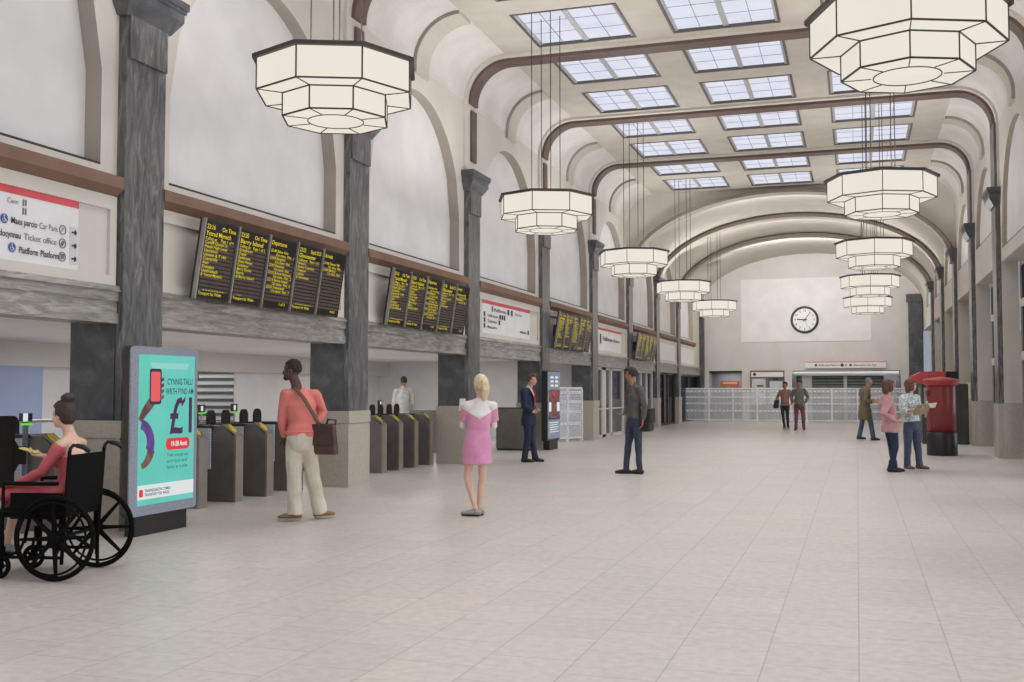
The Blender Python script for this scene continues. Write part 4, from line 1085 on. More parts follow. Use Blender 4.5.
    fe.build('eyes', mat('eye_white', '#cfc6c0', .3, c2='#c5bcb6', scale=30), o, smooth=True)
    ir = MB()
    for e in (-1, 1): ir.ell(q(e * .031, .079, .008), (.006 * s, .004 * s, .006 * s), HM, 8, 6)
    ir.build('irises', mat('iris_dark', '#2d211b', .3, c2='#35271f', scale=30), o, smooth=True)
    mo = MB(); mo.ell(q(0, .082, -.058), (.023 * s, .009 * s, .007 * s), HM, 12, 6); mo.build('lips', mat('lips', '#9c5a52', .5, c2='#a4625a', scale=30), o, smooth=True)
    # garments
    for g in tops:
        nm, mt, off, hem, slv = g[:5]; opt = g[5] if len(g) > 5 else {}
        t = MB(); ex = []
        if hem is not None:   # list of (dz below pelvis, a, b)
            for dz, a_, b_ in hem: ex.append((pel + V(opt.get('sway', (0, 0, 0))) * dz - UP * dz, a_, b_))
            P = ex + T[1:opt.get('upto', 6)]
        else: P = T[1:6]
        k_ = opt.get('girth', 1.0)
        t.chain([p for p, a_, b_ in P], [(a_ * s * k_ + off, b_ * s * k_ + off) for p, a_, b_ in P], side=S, n=22, c0=hem is None, c1=False)
        if 'upto' not in opt: t.chain([sh['L'], (sh['L'] + sh['R']) / 2 + UP * .015, sh['R']], [.05 * s + off, .052 * s + off, .05 * s + off])
        if 'upto' not in opt:
            for k in 'LR': t.chain([nb - UP * .015 * s, sh[k] * .5 + nb * .5 - UP * .018 * s, sh[k]], [.046 * s + off * .6, .048 * s + off * .6, .046 * s + off])
        for k in 'LR':
            f_ = slv if slv <= 1 else 1
            if f_ <= 0: continue
            if f_ < .5:
                e_ = sh[k] + (el[k] - sh[k]) * f_ * 2; t.chain([sh[k], (sh[k] + e_) / 2, e_], [.056 * s * w_ + off, .057 * s * w_ + off, 0.06 * s * w_ + off], c1=False)
            else:
                e_ = el[k] + (wr[k] - el[k]) * (f_ * 2 - 1)
                t.chain([sh[k] + (el[k] - sh[k]) * opt.get('sl0', 0), (sh[k] + el[k]) / 2, el[k], (el[k] + e_) / 2, e_], [.053 * s * w_ + off, .047 * s * w_ + off, .042 * s * w_ + off, .038 * s * w_ + off, .032 * s * w_ + off], c1=False)
        if opt.get('collar'): t.chain([nb - UP * .02, nb + UP * .03], [.068 * s, .062 * s])
        t = remesh(t, vox, 3, opt.get('wr', .010), opt.get('ws', 11))
        if 'split' in opt:
            m2, fn = opt['split']; t.m = []
            for f__ in t.f:
                c = sum((V(t.v[i]) for i in f__), V()) / len(f__); t.m.append(1 if fn(c, S, F) else 0)
            ob = t.build(nm, [mt, m2], o, smooth=True)
        else: ob = t.build(nm, mt, o, smooth=True)
    if trousers:
        mt, kf, hem, nm = trousers[:4]; t = MB(); 
        t.chain([pel - UP * .09 * s, pel - UP * .02 * s, pel + UP * .07 * s], [(.15 * s * w_, .115 * s), (.168 * s * w_, .122 * s), (.145 * s * w_, .105 * s)], side=S, n=18)
        for k in 'LR':
            e_ = an[k] - (kn[k] - an[k]) * .07
            t.chain([hi[k], hi[k] * .65 + kn[k] * .35, kn[k], kn[k] * .5 + e_ * .5, e_], [.09 * s * w_, .086 * s * w_ * (1 + kf * .3), .062 * s * w_ * (1 + kf), .056 * s * w_ * (1 + kf), hem * s], c1=False)
        t = remesh(t, vox, 3, .010, 12); t.build(nm, mt, o, smooth=True)
    if skirt:
        pass
    if shoes:
        mt, hb_, boot = shoes[:3]
        for k in 'LR':
            sd = (ft[k].y, -ft[k].x, 0); a0 = an[k]; z = lambda v: UP * (v - .085) * s
            t = MB(); t.chain([a0 + z(.045) - ft[k] * .045 * s, a0 + z(.048) + ft[k] * .03 * s, a0 + z(.042) + ft[k] * .11 * s, a0 + z(.034) + ft[k] * .175 * s], [(.036 * s, .036 * s), (.041 * s, .038 * s), (.045 * s, .028 * s), (.034 * s, .018 * s)], side=sd, n=14)
            t.chain([a0 + z(.05) - ft[k] * .01 * s, a0 + z(.10 + boot)], [.042 * s, .043 * s])
            t = remesh(t, min(vox, .008), 2); so = t.build('shoe', mt, o, smooth=True)
            t = MB(); t.chain([a0 + z(.012) - ft[k] * .05 * s, a0 + z(.012) + ft[k] * .05 * s, a0 + z(.012) + ft[k] * .175 * s], [(.037 * s, .012 * s), (.042 * s, .012 * s), (.034 * s, .012 * s)], side=sd, n=14)
            t.build('sole', hb_, so, smooth=True)
    if hair:
        kind, mt = hair[:2]; t = MB()
        def cap(c, r, low=-.2, front=.42, brow=.40):
            def fn(d):
                face = d.y > front and d.z < brow or (d.y > -.05 and d.z < -.35)
                lowz = d.z < low
                return .80 if face or lowz else 1.0
            t.ell(c, r, HM, 40, 28, fn)
        grow = {'short': .006, 'bald': .003, 'quiff': .012}.get(kind, .014)
        base = (.075 * s + grow, .095 * s + grow, .098 * s + grow)
        if kind == 'bald': cap(q(0, -.014, .025), base, low=-.35, front=-.1, brow=.25)
        else: cap(q(0, -.016, .030), base, low=-.62 if kind in ('short', 'quiff') else -.8)
        if kind == 'quiff': t.chain([q(-.04, .06, .11), q(0, .07, .125), q(.045, .05, .11)], [.025 * s] * 3)
        if kind == 'bob':
            t.chain([q(0, -.04, .06), q(0, -.06, 0), q(0, -.05, -.095)], [(.078 * s, .06 * s), (.092 * s, .06 * s), (.092 * s, .055 * s)], side=HS, n=18)
            for e in (-1, 1): t.chain([q(e * .065, .02, .06), q(e * .084, .015, 0), q(e * .078, .02, -.08)], [(.03 * s, .05 * s), (.024 * s, .055 * s), (.022 * s, .045 * s)], side=HS, n=14)
            t.chain([q(-.05, .075, .09), q(0, .09, .085), q(.05, .075, .09)], [.022 * s] * 3)
        if kind == 'pony':
            t.ell(q(0, -.02, .03), (.083 * s, .10 * s, .10 * s), HM)
            t.chain([q(0, -.10, .06), q(0, -.135, .03), q(0, -.14, -.06), q(0, -.115, -.15), q(0, -.10, -.20)], [(.03 * s, .025 * s), (.045 * s, .035 * s), (.055 * s, .035 * s), (.042 * s, .028 * s), (.02 * s, .012 * s)], side=HS, n=16)
        if kind == 'bun':
            t.ell(q(0, -.05, .155), (.062 * s, .06 * s, .045 * s), HM); t.chain([q(0, -.04, .11), q(0, -.045, .14)], [.035 * s, .035 * s]); t.ell(q(0, -.05, -.02), (.072 * s, .062 * s, .07 * s), HM)
        if kind == 'tied': t.ell(q(0, -.105, .05), (.035 * s,) * 3, HM)
        hr = remesh(t, .0065 if vox < .009 else .009, 1, .006, 40); hr.build('hair', mt, o, smooth=True)
    o['_q'] = 0; del o['_q']
    return o, dict(q=q, sh=sh, el=el, wr=wr, hi=hi, kn=kn, an=an, pel=pel, wai=wai, che=che, nb=nb, S=S, F=F, s=s, HM=HM)
def extra(o, name, mb, m, smooth=True, vox=None, **k):
    if vox: mb = remesh(mb, vox, 2)
    return mb.build(name, m, o, smooth=smooth, **k)
leather = mat('brown_leather', '#5a3a2f', .5, c2='#4c3028', scale=14); tan_l = mat('tan_leather', '#8a6a4c', .55, c2='#7b5d42', scale=14)
blk_l = mat('black_leather', '#1e1c1c', .45, c2='#262323', scale=14); sole_d = mat('dark_sole', '#2a2624', .7, c2='#312c2a', scale=14); sole_w = mat('pale_sole', '#b9ab98', .7, c2='#ad9f8c', scale=14)

# 1 man in coral sweater, seen from behind, stepping to the left
sk_d = skin('#5d3f33', '#523629')
o, P = figure('person', 'person in a coral sweater and cream trousers, hand in pocket, brown bag on hip', -5.81, 10.5, 1.8, 22, 72, dict(
    head=(-.165, .03, 1.66), neck=(-.10, 0, 1.46), chest=(-.065, 0, 1.27), waist=(-.05, 0, 1.08), pelvis=(-.055, 0, .93),
    shL=(-.225, -.02, 1.39), shR=(.09, .06, 1.39), elL=(-.26, .02, 1.13), wrL=(-.235, .1, .93), elR=(.175, .12, 1.20), wrR=(.10, .02, 1.04), hdL=(.2, .3, -1), hdR=(-.6, -.2, -.2),
    hiL=(-.13, .0, .87), hiR=(.02, .02, .87), knL=(-.13, .02, .48), anL=(-.115, .0, .10), knR=(.07, .10, .50), anR=(.155, .16, .10), ftL=80, ftR=-62), sk_d, .0075,
    tops=[('sweater', cloth('#dc8078', '#d4766f'), .014, [(-.055, .178, .132)], 1.0, dict(wr=.014, ws=9))],
    trousers=(cloth('#cfc6b6', '#c5bcab'), .34, .088, 'trousers'), shoes=(tan_l, sole_w, .0), hair=('short', mat('hair_black', '#241b18', .8, c2='#2c211d', scale=60)))
b = MB(); q = P['q']; b.ell(q(0, .062, -.082), (.036, .034, .03), P['HM'], 14, 10); extra(o, 'beard', b, MATS['hair_black'], vox=.006)
# shoulder bag
bag = thing('shoulder_bag', 'dark brown leather messenger bag on the hip of the man in coral', 'bag', o.location, o.rotation_euler.z)
c = V((.19, -.04, .90)); U_ = V((.88, -.47, 0)).normalized(); W_ = V((.47, .88, 0))
def obox(mb, c, ax, ay, az, hx, hy, hz): mb.add([c + ax * sx * hx + ay * sy * hy + az * sz * hz for sx, sy, sz in ((-1, -1, -1), (1, -1, -1), (1, 1, -1), (-1, 1, -1), (-1, -1, 1), (1, -1, 1), (1, 1, 1), (-1, 1, 1))], [(0, 3, 2, 1), (4, 5, 6, 7), (0, 1, 5, 4), (1, 2, 6, 5), (2, 3, 7, 6), (3, 0, 4, 7)])
b = MB(); obox(b, c, U_, W_, V((-.1, 0, 1)), .15, .055, .17); extra(bag, 'body', b, leather, False, bevel=.03)
b = MB(); obox(b, c - W_ * .06 + V((0, 0, .05)), U_, W_, V((-.1, 0, 1)), .155, .015, .12); extra(bag, 'flap', b, mat('bag_flap', '#4a3029', .45, c2='#3f2822', scale=12), False, bevel=.012)
b = MB(); b.tube([c + V((.12, -.02, .15)), c + V((.13, -.02, .21)), c + V((.04, -.02, .22)), c + V((.03, 0, .16))], .014); extra(bag, 'handle', b, leather)
b = MB(); b.chain([V((-.12, -.10, 1.46)), V((-.02, -.165, 1.34)), V((.06, -.175, 1.20)), V((.12, -.165, 1.09)), c + V((-.03, -.04, .15))], [(.022, .006)] * 5, side=(1, .2, .3), cap=False); b.chain([V((-.12, -.10, 1.46)), V((-.15, 0, 1.475)), V((-.16, .10, 1.41))], [(.022, .006)] * 3, side=(1, 0, 0), cap=False); extra(bag, 'strap', b, mat('strap_brown', '#6c5546', .7, c2='#614b3d', scale=20))
# 2 woman in pink dress from behind
sk_l = skin('#d9b3a0', '#d0a895')
pink = cloth('#d491b2', '#cb88a9'); wht = cloth('#dcd6d3', '#d2ccc9')
o, P = figure('person', 'person with a blonde ponytail in a pink and white dress, seen from behind', -4.2, 11.5, 1.64, 4, 30, dict(
    head=(.07, .02, 1.50), neck=(.075, 0, 1.34), chest=(.055, 0, 1.15), waist=(.045, 0, .98), pelvis=(.04, 0, .86),
    shL=(-.075, 0, 1.255), shR=(.21, .02, 1.255), elL=(-.135, .06, 1.02), wrL=(-.09, .27, 1.17), elR=(.235, .08, 1.02), wrR=(.16, .27, 1.10), hdL=(-.2, .3, 1), hdR=(-.3, .3, .5),
    hiL=(-.03, 0, .80), hiR=(.11, 0, .80), knL=(-.075, .03, .44), anL=(.02, -.02, .08), knR=(.095, .05, .43), anR=(.06, .07, .08), ftL=72, ftR=55), sk_l, .0075, slim=.9,
    tops=[('dress', pink, .016, [(.265, .168, .14), (.25, .167, .138), (.1, .168, .125)], .36, dict(wr=.012, ws=8, split=(wht, lambda c, S, F: c.z > 1.115 + abs(c.x - .065) * .6))),
          ('undersleeves', wht, .004, [(-.1, .1, .08)], .62, dict(wr=.004))],
    shoes=(mat('shoe_grey', '#a49c96', .6, c2='#979089', scale=20), sole_d, -.03), hair=('pony', mat('hair_blonde', '#d8c3a0', .6, c2='#c9b18c', scale=50)))
ph = thing('phone', 'small white phone held up by the woman in the pink dress', 'phone', o.location, o.rotation_euler.z)
b = MB(); obox(b, V((-.14, .33, 1.27)), V((1, .3, 0)).normalized(), V((-.3, 1, .4)).normalized(), V((.1, -.3, 1)).normalized(), .035, .005, .075); extra(ph, 'body', b, white_p, False, bevel=.004)
# 3 man in navy suit facing right
sk_m = skin('#c39a86', '#b98f7b'); navy = cloth('#232a45', '#1e253e'); 
def split_shirt(c, S, F): return False
o, P = figure('person', 'person in a navy suit with a red tie, hands clasped, facing right', -6.25, 20.4, 1.77, -112, -105, dict(
    head=(.035, 0, 1.635), neck=(-.02, 0, 1.46), chest=(-.05, 0, 1.27), waist=(-.035, 0, 1.08), pelvis=(-.03, 0, .93),
    shL=(-.13, -.16, 1.40), shR=(.03, .18, 1.39), elL=(-.12, -.22, 1.12), wrL=(.06, -.14, 1.0), elR=(.05, .22, 1.12), wrR=(.10, -.02, 1.02), hdL=(.8, .3, .1), hdR=(.5, -.5, -.1), curlL=.9, curlR=.9,
    hiL=(-.06, -.08, .88), hiR=(.0, .09, .88), knL=(-.05, -.10, .49), knR=(.02, .1, .49), anL=(-.11, -.12, .085), anR=(.10, .06, .085), ftL=-95, ftR=-105), sk_m, .009,
    tops=[('jacket', navy, .02, [(.2, .17, .13), (.06, .17, .128)], .93, dict(wr=.010, ws=9))],
    trousers=(navy, .14, .066, 'trousers'), shoes=(blk_l, sole_d, 0), hair=('quiff', mat('hair_auburn', '#6e4330', .7, c2='#5e3828', scale=50)))
S, F = P['S'], P['F']; ch = P['che']; nbp = P['nb']
b = MB(); b.chain([nbp + V((0, 0, -.03)), nbp + V((0, 0, .035))], [.066, .060]); sh_ = cloth('#d8d4d2', '#cfcbc9'); b.chain([nbp + F * .055 - V((0, 0, .02)), ch + F * .128 + V((0, 0, .07)), ch + F * .137 - V((0, 0, .02))], [(.055, .02), (.04, .02), (.012, .012)], side=S); extra(o, 'shirt', b, sh_)
b = MB(); b.chain([nbp + F * .083 - V((0, 0, .015)), nbp + F * .11 - V((0, 0, .07)), ch + F * .155 + V((0, 0, .03)), ch + F * .16 - V((0, 0, .14))], [(.018, .012), (.016, .01), (.028, .01), (.03, .01)], side=S); extra(o, 'tie', b, cloth('#b73a34', '#a8322d'))
b = MB()
for e in (-1, 1): b.chain([nbp + S * e * .065 + F * .03, nbp + S * e * .075 + F * .085 - V((0, 0, .08)), ch + S * e * .05 + F * .148 + V((0, 0, .02)), ch + S * e * .012 + F * .155 - V((0, 0, .08))], [(.02, .012), (.034, .012), (.03, .01), (.008, .008)], side=S)
extra(o, 'lapels', b, cloth('#1b2138', '#181d32'))
# 4 man in grey shirt and jeans facing left, away
sk_b = skin('#a5745f', '#9a6a56')
o, P = figure('person', 'person in a charcoal shirt and blue jeans facing left, black bag at hip', -3.7, 18.05, 1.82, 100, 72, dict(
    head=(-.01, 0, 1.70), neck=(.02, 0, 1.52), chest=(.06, 0, 1.34), waist=(.05, 0, 1.13), pelvis=(.045, 0, .98),
    shL=(-.02, .18, 1.45), shR=(.14, -.15, 1.45), elL=(-.08, .24, 1.18), wrL=(-.10, .12, 1.02), elR=(.215, -.16, 1.16), wrR=(.19, -.18, .93), hdL=(-1, -.1, -.1), hdR=(-.15, 0, -1),
    hiL=(.0, .09, .92), hiR=(.09, -.08, .92), knL=(-.06, .09, .50), knR=(.11, -.05, .52), anL=(-.10, .05, .085), anR=(.13, 0, .085), ftL=88, ftR=72), sk_b, .0085,
    tops=[('shirt', cloth('#5a5754', '#4e4b49', 16), .014, [(.03, .165, .12)], .96, dict(wr=.012, ws=9, collar=1))],
    trousers=(cloth('#384253', '#30394a', 12), .0, .050, 'jeans'), shoes=(blk_l, sole_d, 0), hair=('quiff', mat('hair_dark', '#2a201c', .75, c2='#332823', scale=50)))
bag = thing('shoulder_bag', 'black shoulder bag hanging behind the man in the charcoal shirt', 'bag', o.location, o.rotation_euler.z)
b = MB(); obox(b, V((.265, -.02, .93)), V((.95, -.3, 0)), V((.3, .95, 0)), V((0, 0, 1)), .085, .14, .20); extra(bag, 'body', b, blk_l, False, bevel=.03)
b = MB(); obox(b, V((.28, -.03, 1.0)), V((.95, -.3, 0)), V((.3, .95, 0)), V((0, 0, 1)), .09, .145, .13); extra(bag, 'flap', b, black, False, bevel=.02)
b = MB(); b.chain([V((.10, .10, 1.53)), V((.16, -.02, 1.50)), V((.20, -.05, 1.35)), V((.25, -.10, 1.13))], [(.016, .005)] * 4, side=(0, 1, 0), cap=False); extra(bag, 'strap', b, mat('strap_dark', '#3b3533', .7, c2='#433c3a', scale=20))
# 5 man behind the gates in white shirt
o, P = figure('person', 'person in a pale shirt seen from behind beyond the second bay of gates', -10.3, 23.3, 1.76, 18, 30, dict(elL=(-.22, .02, 1.12), wrL=(-.2, .15, .92), elR=(.24, .05, 1.12), wrR=(.18, .2, .95)), sk_b, .011,
    tops=[('shirt', cloth('#c9c8c6', '#b9b8b6', 14), .02, [(.06, .17, .125)], .96, dict(wr=.012, collar=1))], trousers=(cloth('#4a4a52', '#42424a'), .1, .06, 'trousers'), shoes=(blk_l, sole_d, 0), hair=('short', MATS['hair_dark']))
# 5b blurred figure behind the blue screen at far left
o, P = figure('person', 'dim person in dark clothes behind the blue glass screen at the far left', -13.7, 12.4, 1.72, 40, 60, {}, sk_b, .013,
    tops=[('jacket', cloth('#4a5268', '#424a60', 14), .02, [(.1, .17, .125)], .96, {})], trousers=(cloth('#33363f', '#2d3038'), .1, .06, 'trousers'), shoes=(blk_l, sole_d, 0), hair=('short', MATS['hair_dark']))
# 6 couple walking towards the viewer
o, P = figure('person', 'person in a rust brown top and dark trousers walking arm in arm toward viewer', -2.47, 39.3, 1.72, 168, 160, dict(
    head=(.01, 0, 1.60), shL=(-.15, 0, 1.38), shR=(.16, 0, 1.38), elL=(-.27, -.02, 1.14), wrL=(-.26, -.18, 1.10), elR=(.25, .02, 1.12), wrR=(.24, -.1, .98), knL=(-.07, -.04, .50), anL=(-.02, -.18, .09), knR=(.08, -.02, .48), anR=(.10, .12, .10), ftL=170, ftR=165), sk_b, .012, slim=.92,
    tops=[('top', cloth('#8c6c59', '#80614f'), .018, [(.04, .165, .12)], .9, {})], trousers=(cloth('#2c2e30', '#26282a'), .06, .05, 'trousers'), shoes=(mat('shoe_pale', '#8d8884', .6, c2='#817c78', scale=20), sole_w, 0), hair=('tied', MATS['hair_dark']))
bag = thing('handbag', 'small dark handbag on the arm of the person in the rust top', 'handbag', o.location, o.rotation_euler.z)
b = MB(); obox(b, V((-.30, -.02, .92)), V((1, .2, 0)).normalized(), V((-.2, 1, 0)).normalized(), V((.15, 0, 1)), .09, .06, .15); extra(bag, 'body', b, blk_l, False, bevel=.02)
b = MB(); b.tube([V((-.34, -.02, 1.05)), V((-.29, -.02, 1.2)), V((-.24, -.02, 1.05))], .01); extra(bag, 'handle', b, blk_l)
o, P = figure('person', 'person in a grey-green jumper and maroon trousers beside the one in rust', -1.97, 39.3, 1.78, 182, 165, dict(
    elL=(-.27, .02, 1.16), wrL=(-.20, -.14, 1.0), elR=(.31, .04, 1.16), wrR=(.20, -.06, .97), knL=(-.11, 0, .50), anL=(-.13, -.06, .085), knR=(.13, 0, .5), anR=(.15, .06, .085), ftL=170, ftR=185), sk_b, .012,
    tops=[('jumper', cloth('#6a6c64', '#60625a'), .02, [(.03, .17, .12)], .95, {})], trousers=(cloth('#7d4c56', '#72434c'), .1, .06, 'trousers'), shoes=(mat('shoe_maroon', '#5b2f35', .6, c2='#50282e', scale=20), sole_d, 0), hair=('quiff', mat('hair_black', '#241b18', .8)))
hat = thing('top_hat', 'tall dark hat on the head of the person in the grey-green jumper', 'hat', o.location, o.rotation_euler.z)
b = MB(); b.lathe([(.14, 0), (.14, .012), (.092, .014), (.09, .1), (.1, .2), (.0, .2)], c=tuple(P['q'](0, -.02, .085)), n=24); extra(hat, 'crown_and_brim', b, mat('hat_dark', '#35332f', .7, c2='#2d2b28', scale=20))
# 7 man in olive coat walking right
o, P = figure('person', 'bald person in a long olive-brown coat and jeans walking right', .23, 32.2, 1.82, -68, -62, dict(
    head=(.10, 0, 1.67), neck=(.05, 0, 1.49), chest=(.0, 0, 1.30), waist=(-.01, 0, 1.10), pelvis=(-.02, 0, .95),
    shL=(-.09, .16, 1.42), shR=(.07, -.15, 1.42), elL=(-.10, .22, 1.14), wrL=(.14, .20, 1.12), elR=(.0, -.24, 1.14), wrR=(.20, -.22, 1.08), hdR=(1, 0, .2), hiL=(-.06, .08, .90), hiR=(.01, -.08, .90),
    knL=(-.10, .09, .50), anL=(-.19, .1, .10), knR=(.13, -.07, .50), anR=(.19, -.08, .085), ftL=-80, ftR=-92), sk_m, .011,
    tops=[('coat', cloth('#766950', '#6b5f48', 10), .03, [(.37, .20, .16), (.25, .20, .155), (.1, .19, .145)], .96, dict(collar=1, wr=.014))],
    trousers=(cloth('#55657f', '#4a5a74', 12), .16, .07, 'jeans'), shoes=(leather, sole_d, 0), hair=('bald', mat('hair_grey', '#8a8079', .8, c2='#7c736c', scale=60)))
pz = thing('yellow_phone', 'small yellow item held by the bald person in the olive coat', 'phone', o.location, o.rotation_euler.z)
b = MB(); obox(b, V((.30, -.22, 1.14)), V((1, 0, .3)).normalized(), V((0, 1, 0)), V((-.3, 0, 1)).normalized(), .04, .03, .04); extra(pz, 'body', b, yellow, False, bevel=.01)
# 8 woman in pink shirt
sk_w = skin('#c99f8c', '#be9480'); hair_r = mat('hair_redbrown', '#52352b', .7, c2='#5f4035', scale=50)
o, P = figure('person', 'person in a pink shirt, dark jeans and black boots, hand on hip', .58, 19.9, 1.66, -62, -68, dict(
    head=(-.055, 0, 1.50), neck=(-.085, 0, 1.335), chest=(-.07, 0, 1.16), waist=(-.06, 0, .98), pelvis=(-.04, 0, .86),
    shL=(-.15, .15, 1.27), shR=(-.05, -.15, 1.26), elL=(-.14, .22, 1.05), wrL=(.04, .16, .95), elR=(-.13, -.25, 1.03), wrR=(.045, -.17, .91), hdR=(.5, .4, -.2), curlR=.7, hiL=(-.05, .08, .80), hiR=(.0, -.07, .80),
    knL=(-.02, .09, .45), anL=(.03, .11, .08), knR=(.05, -.08, .45), anR=(-.03, -.06, .08), ftL=-98, ftR=-80), sk_w, .0085,
    tops=[('shirt', cloth('#bd9092', '#b28486', 6), .022, [(.16, .178, .14), (.05, .178, .14)], .9, dict(wr=.02, ws=8, collar=1))],
    trousers=(cloth('#26334d', '#202c45', 12), .05, .056, 'jeans'), shoes=(blk_l, sole_d, .10), hair=('bob', hair_r))
# 9 woman in blouse reading
o, P = figure('person', 'person with an auburn bob in a floral blouse and blue trousers, holding papers', .96, 20.5, 1.68, -118, -98, dict(
    head=(-.03, 0, 1.52), neck=(-.055, 0, 1.36), chest=(-.06, 0, 1.18), waist=(-.04, 0, 1.0), pelvis=(-.03, 0, .87),
    shL=(-.17, -.09, 1.29), shR=(.05, .12, 1.29), elL=(-.16, -.20, 1.06), wrL=(.06, -.27, 1.09), elR=(.10, .14, 1.06), wrR=(.17, -.08, 1.12), hdL=(.9, -.1, .25), hdR=(.5, -.5, .1), curlL=.5, curlR=.5,
    hiL=(-.09, -.06, .82), hiR=(.03, .07, .82), knL=(-.10, -.09, .46), anL=(-.12, -.05, .10), knR=(.06, .03, .46), anR=(.09, .0, .10), ftL=-135, ftR=-110), sk_w, .0085,
    tops=[('blouse', mat('floral_blouse', '#8fa3a6', .8, c2='#d8dad6', scale=38, lo=.46, hi=.54, detail=1), .03, [(-.02, .165, .125)], .7, dict(wr=.022, ws=8))],
    trousers=(cloth('#4b5169', '#434961', 12), .16, .066, 'trousers'), shoes=(mat('shoe_tan', '#8a5f4d', .5, c2='#7c5443', scale=20), sole_d, -.03), hair=('bob', mat('hair_auburn_bob', '#6b4435', .65, c2='#5d3a2d', scale=50)))
pp = thing('folder', 'brown paper folder and leaflet held by the person in the floral blouse', 'folder', o.location, o.rotation_euler.z)
b = MB(); obox(b, V((.15, -.25, 1.10)), V((.75, .6, .1)).normalized(), V((.3, -.5, .9)).normalized(), V((.6, -.7, -.5)).normalized(), .15, .11, .008); extra(pp, 'folder_cover', b, mat('folder_brown', '#9a8370', .6, c2='#8e7866', scale=9), False)
b = MB(); obox(b, V((.27, -.20, 1.16)), V((.9, .3, .1)).normalized(), V((.2, -.6, .6)).normalized(), V((.1, -.7, -.7)).normalized(), .12, .06, .003); extra(pp, 'leaflet', b, sign_w, False)
# 10 wheelchair and its user
wcb = mat('wheelchair_black', '#050505', .8, c2='#080808', scale=20, spec=.15); tyre = mat('tyre_black', '#080808', .85, c2='#0c0c0c', scale=20, spec=.15)
wc = thing('wheelchair', 'black self-propelled wheelchair facing left beside the advertising kiosk', 'wheelchair', (-5.885, 6.92, 0), R_(12))
def ring_y(mb, cx, cy, cz, R0, r_, n=40):
    pts = [(cx + R0 * cos(2 * pi * k / n), cy, cz + R0 * sin(2 * pi * k / n)) for k in range(n + 1)]
    vs = []; m = 8
    for k in range(n):
        a = 2 * pi * k / n
        for j in range(m):
            b = 2 * pi * j / m; rr = R0 + r_ * cos(b); vs.append((cx + rr * cos(a), cy + r_ * sin(b), cz + rr * sin(a)))
    mb.add(vs, [(k * m + j, k * m + (j + 1) % m, ((k + 1) % n) * m + (j + 1) % m, ((k + 1) % n) * m + j) for k in range(n) for j in range(m)])
def wheel(par, nm, cx, cy, R0, tr, nsp, hub, spw, side=None):
    a = MB(); ring_y(a, cx, cy, R0, R0 - tr, tr); w_ = a.build(nm, tyre, par, smooth=True, fix=True)
    a = MB(); n = 24
    vs = [(cx + hub * cos(2 * pi * k / n), cy + e, R0 + hub * sin(2 * pi * k / n)) for e in (-.03, .03) for k in range(n)]
    a.add(vs, [tuple(range(n)), tuple(range(2 * n - 1, n - 1, -1))] + [(k, k + n, (k + 1) % n + n, (k + 1) % n) for k in range(n)]); a.build('hub', wcb, w_, fix=True)
    for k in range(nsp):
        t_ = 2 * pi * k / nsp + .05; c_, s_ = cos(t_), sin(t_); a = MB(); p = Vector((-s_, 0, c_))
        p0 = Vector((cx + hub * .8 * c_, cy, R0 + hub * .8 * s_)); p1 = Vector((cx + (R0 - tr * 1.6) * c_, cy, R0 + (R0 - tr * 1.6) * s_))
        vs = [p0 + p * spw * 1.25 + Vector((0, e, 0)) for e in (-.012, .012)] + [p0 - p * spw * 1.25 + Vector((0, e, 0)) for e in (.012, -.012)] + [p1 + p * spw * .6 + Vector((0, e, 0)) for e in (-.012, .012)] + [p1 - p * spw * .6 + Vector((0, e, 0)) for e in (.012, -.012)]
        a.add(vs, [(0, 1, 2, 3), (7, 6, 5, 4), (0, 4, 5, 1), (1, 5, 6, 2), (2, 6, 7, 3), (3, 7, 4, 0)]); a.build('spoke', wcb, w_, fix=True)
    return w_
for s_ in (-1, 1):
    w_ = wheel(wc, 'rear_wheel', .03, s_ * .32, .325, .020, 8, .05, .014)
    a = MB(); ring_y(a, .03, s_ * .36, .325, .27, .009); a.build('handrim', wcb, w_, smooth=True, fix=True)
    wheel(wc, 'caster', -.46, s_ * .24, .095, .018, 5, .03, .009)
    a = MB(); a.tube([(-.46, s_ * .24 + .035, .095), (-.44, s_ * .24 + .035, .24)], .012); a.tube([(-.46, s_ * .24 - .035, .095), (-.44, s_ * .24 - .035, .24)], .012); a.tube([(-.44, s_ * .24, .22), (-.44, s_ * .24, .34)], .018); a.build('caster_fork', wcb, wc, smooth=True)
    a = MB(); Y_ = s_ * .27
    a.tube([(.06, Y_, .12), (.08, Y_, .5), (.11, Y_, .98)], .015); a.tube([(.06, Y_, .17), (-.44, Y_, .17)], .013); a.tube([(.08, Y_, .5), (-.46, Y_, .52), (-.50, Y_, .48), (-.56, Y_, .20)], .015); a.tube([(-.42, Y_, .17), (-.42, Y_, .72)], .013); a.tube([(.03, Y_, .325), (.03, s_ * .34, .325)], .02); a.tube([(-.44, Y_, .17), (-.44, Y_, .5)], .013)
    a.build('side_frame', wcb, wc, smooth=True)
    a = MB(); a.tube([(.11, Y_, .96), (.115, Y_, 1.0), (.14, Y_, 1.025), (.19, Y_, 1.02)], .014); a.chain([(.17, Y_, 1.022), (.22, Y_, 1.012), (.26, Y_, .985)], [.018, .02, .017]); a.build('push_handle', mat('grip_black', '#0f0f0f', .6, c2='#171717'), wc, smooth=True)
    a = MB(); a.box(-.42, .02, Y_ - .025, Y_ + .025, .715, .745); a.build('armrest', wcb, wc, bevel=.01)
    a = MB(); a.box(-.36, .06, Y_ - .004, Y_ + .004, .46, .66); a.build('side_guard', wcb, wc)
    a = MB(); a.box(-.74, -.58, s_ * .13 - .075, s_ * .13 + .075, .115, .13); a.tube([(-.56, Y_, .22), (-.60, Y_, .13), (-.62, s_ * .13, .12)], .012); a.build('footrest', wcb, wc)
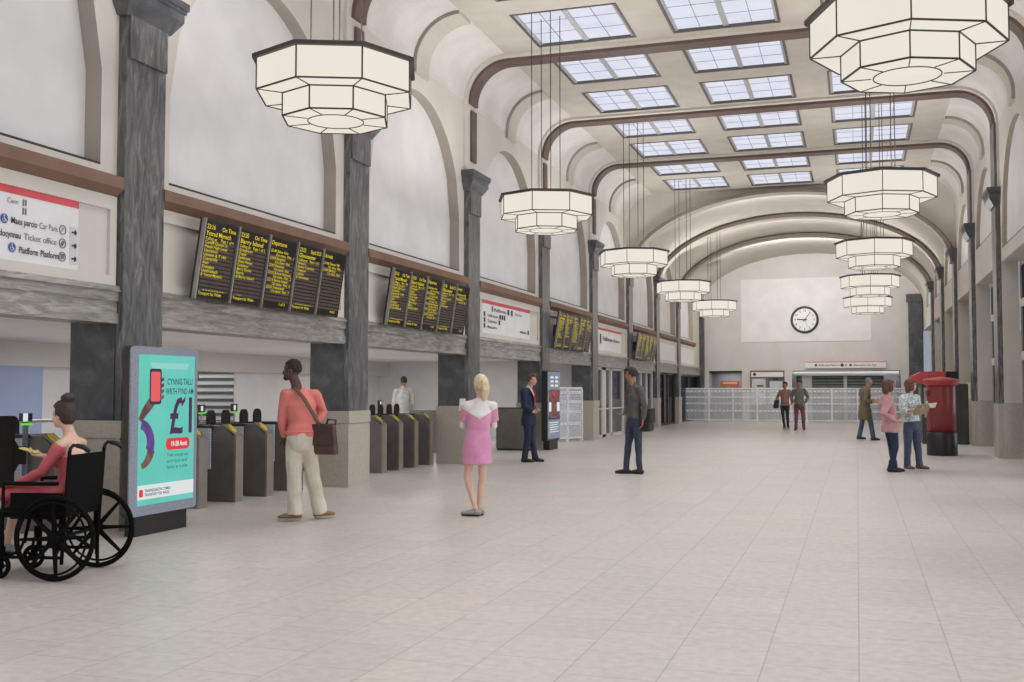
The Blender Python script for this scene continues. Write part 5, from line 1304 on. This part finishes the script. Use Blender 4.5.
a = MB(); a.box(-.46, .08, -.27, .27, .47, .54); a.build('seat', wcb, wc, bevel=.015)
a = MB(); a.prism([(.06, .52), (.085, .52), (.125, .95), (.10, .95)], 'y', -.27, .27); a.build('backrest', wcb, wc, fix=True, bevel=.006)
a = MB(); a.bar((.0, -.27, .18), (-.05, .27, .46), .02, .02); a.bar((.0, .27, .18), (-.05, -.27, .46), .02, .02); a.tube([(.03, -.3, .325), (.03, .3, .325)], .014); a.build('cross_brace', wcb, wc)
coral = cloth('#c25c66', '#b7525c', 9)
o, P = figure('person', 'person in a coral dress with a hair bun seated in the wheelchair, looking left', -5.885, 6.92, 1.62, 90, 82, dict(
    head=(-.10, .0, 1.245), neck=(-.035, 0, 1.10), chest=(.0, 0, .93), waist=(-.01, 0, .77), pelvis=(-.05, 0, .635),
    shL=(-.03, -.155, 1.02), shR=(-.02, .155, 1.02), elL=(-.16, -.19, .81), wrL=(-.38, -.14, .72), elR=(-.19, .19, .82), wrR=(-.28, .05, .92), hdL=(-1, .1, -.1), hdR=(-1, -.1, .15), curlR=.55, pnR=(0, 0, 1), pnL=(0, 0, -1),
    hiL=(-.10, -.08, .625), hiR=(-.10, .08, .625), knL=(-.52, -.10, .61), knR=(-.52, .10, .61), anL=(-.62, -.12, .21), anR=(-.62, .12, .21), ftL=90, ftR=90), sk_l, .0075, slim=.86,
    tops=[('dress_top', coral, .010, [(.0, .15, .11)], .96, dict(upto=4, sl0=.12, wr=.008, ws=12))], shoes=(mat('shoe_grey', '#a49c96', .6), sole_d, -.03), hair=('bun', mat('hair_dark_brown', '#33241f', .65, c2='#3d2c26', scale=60)), rz=R_(12))
b = MB(); b.chain([(-.06, 0, .63), (-.3, 0, .645), (-.52, 0, .63), (-.60, 0, .55)], [(.17, .085), (.17, .08), (.165, .075), (.15, .05)], side=(0, 1, 0), n=20); extra(o, 'dress_skirt', b, coral, vox=.009)
ph = thing('phone', 'yellow-cased phone in the hand of the wheelchair user', 'phone', (-5.885, 6.92, 0), R_(12))
b = MB(); obox(b, V((-.395, .04, .965)), V((-1, 0, .28)).normalized(), V((0, 1, 0)), V((.28, 0, 1)).normalized(), .075, .036, .006); extra(ph, 'body', b, mat('phone_yellow', '#d8cf72', .5, c2='#cfc56a', scale=20), False, bevel=.004)
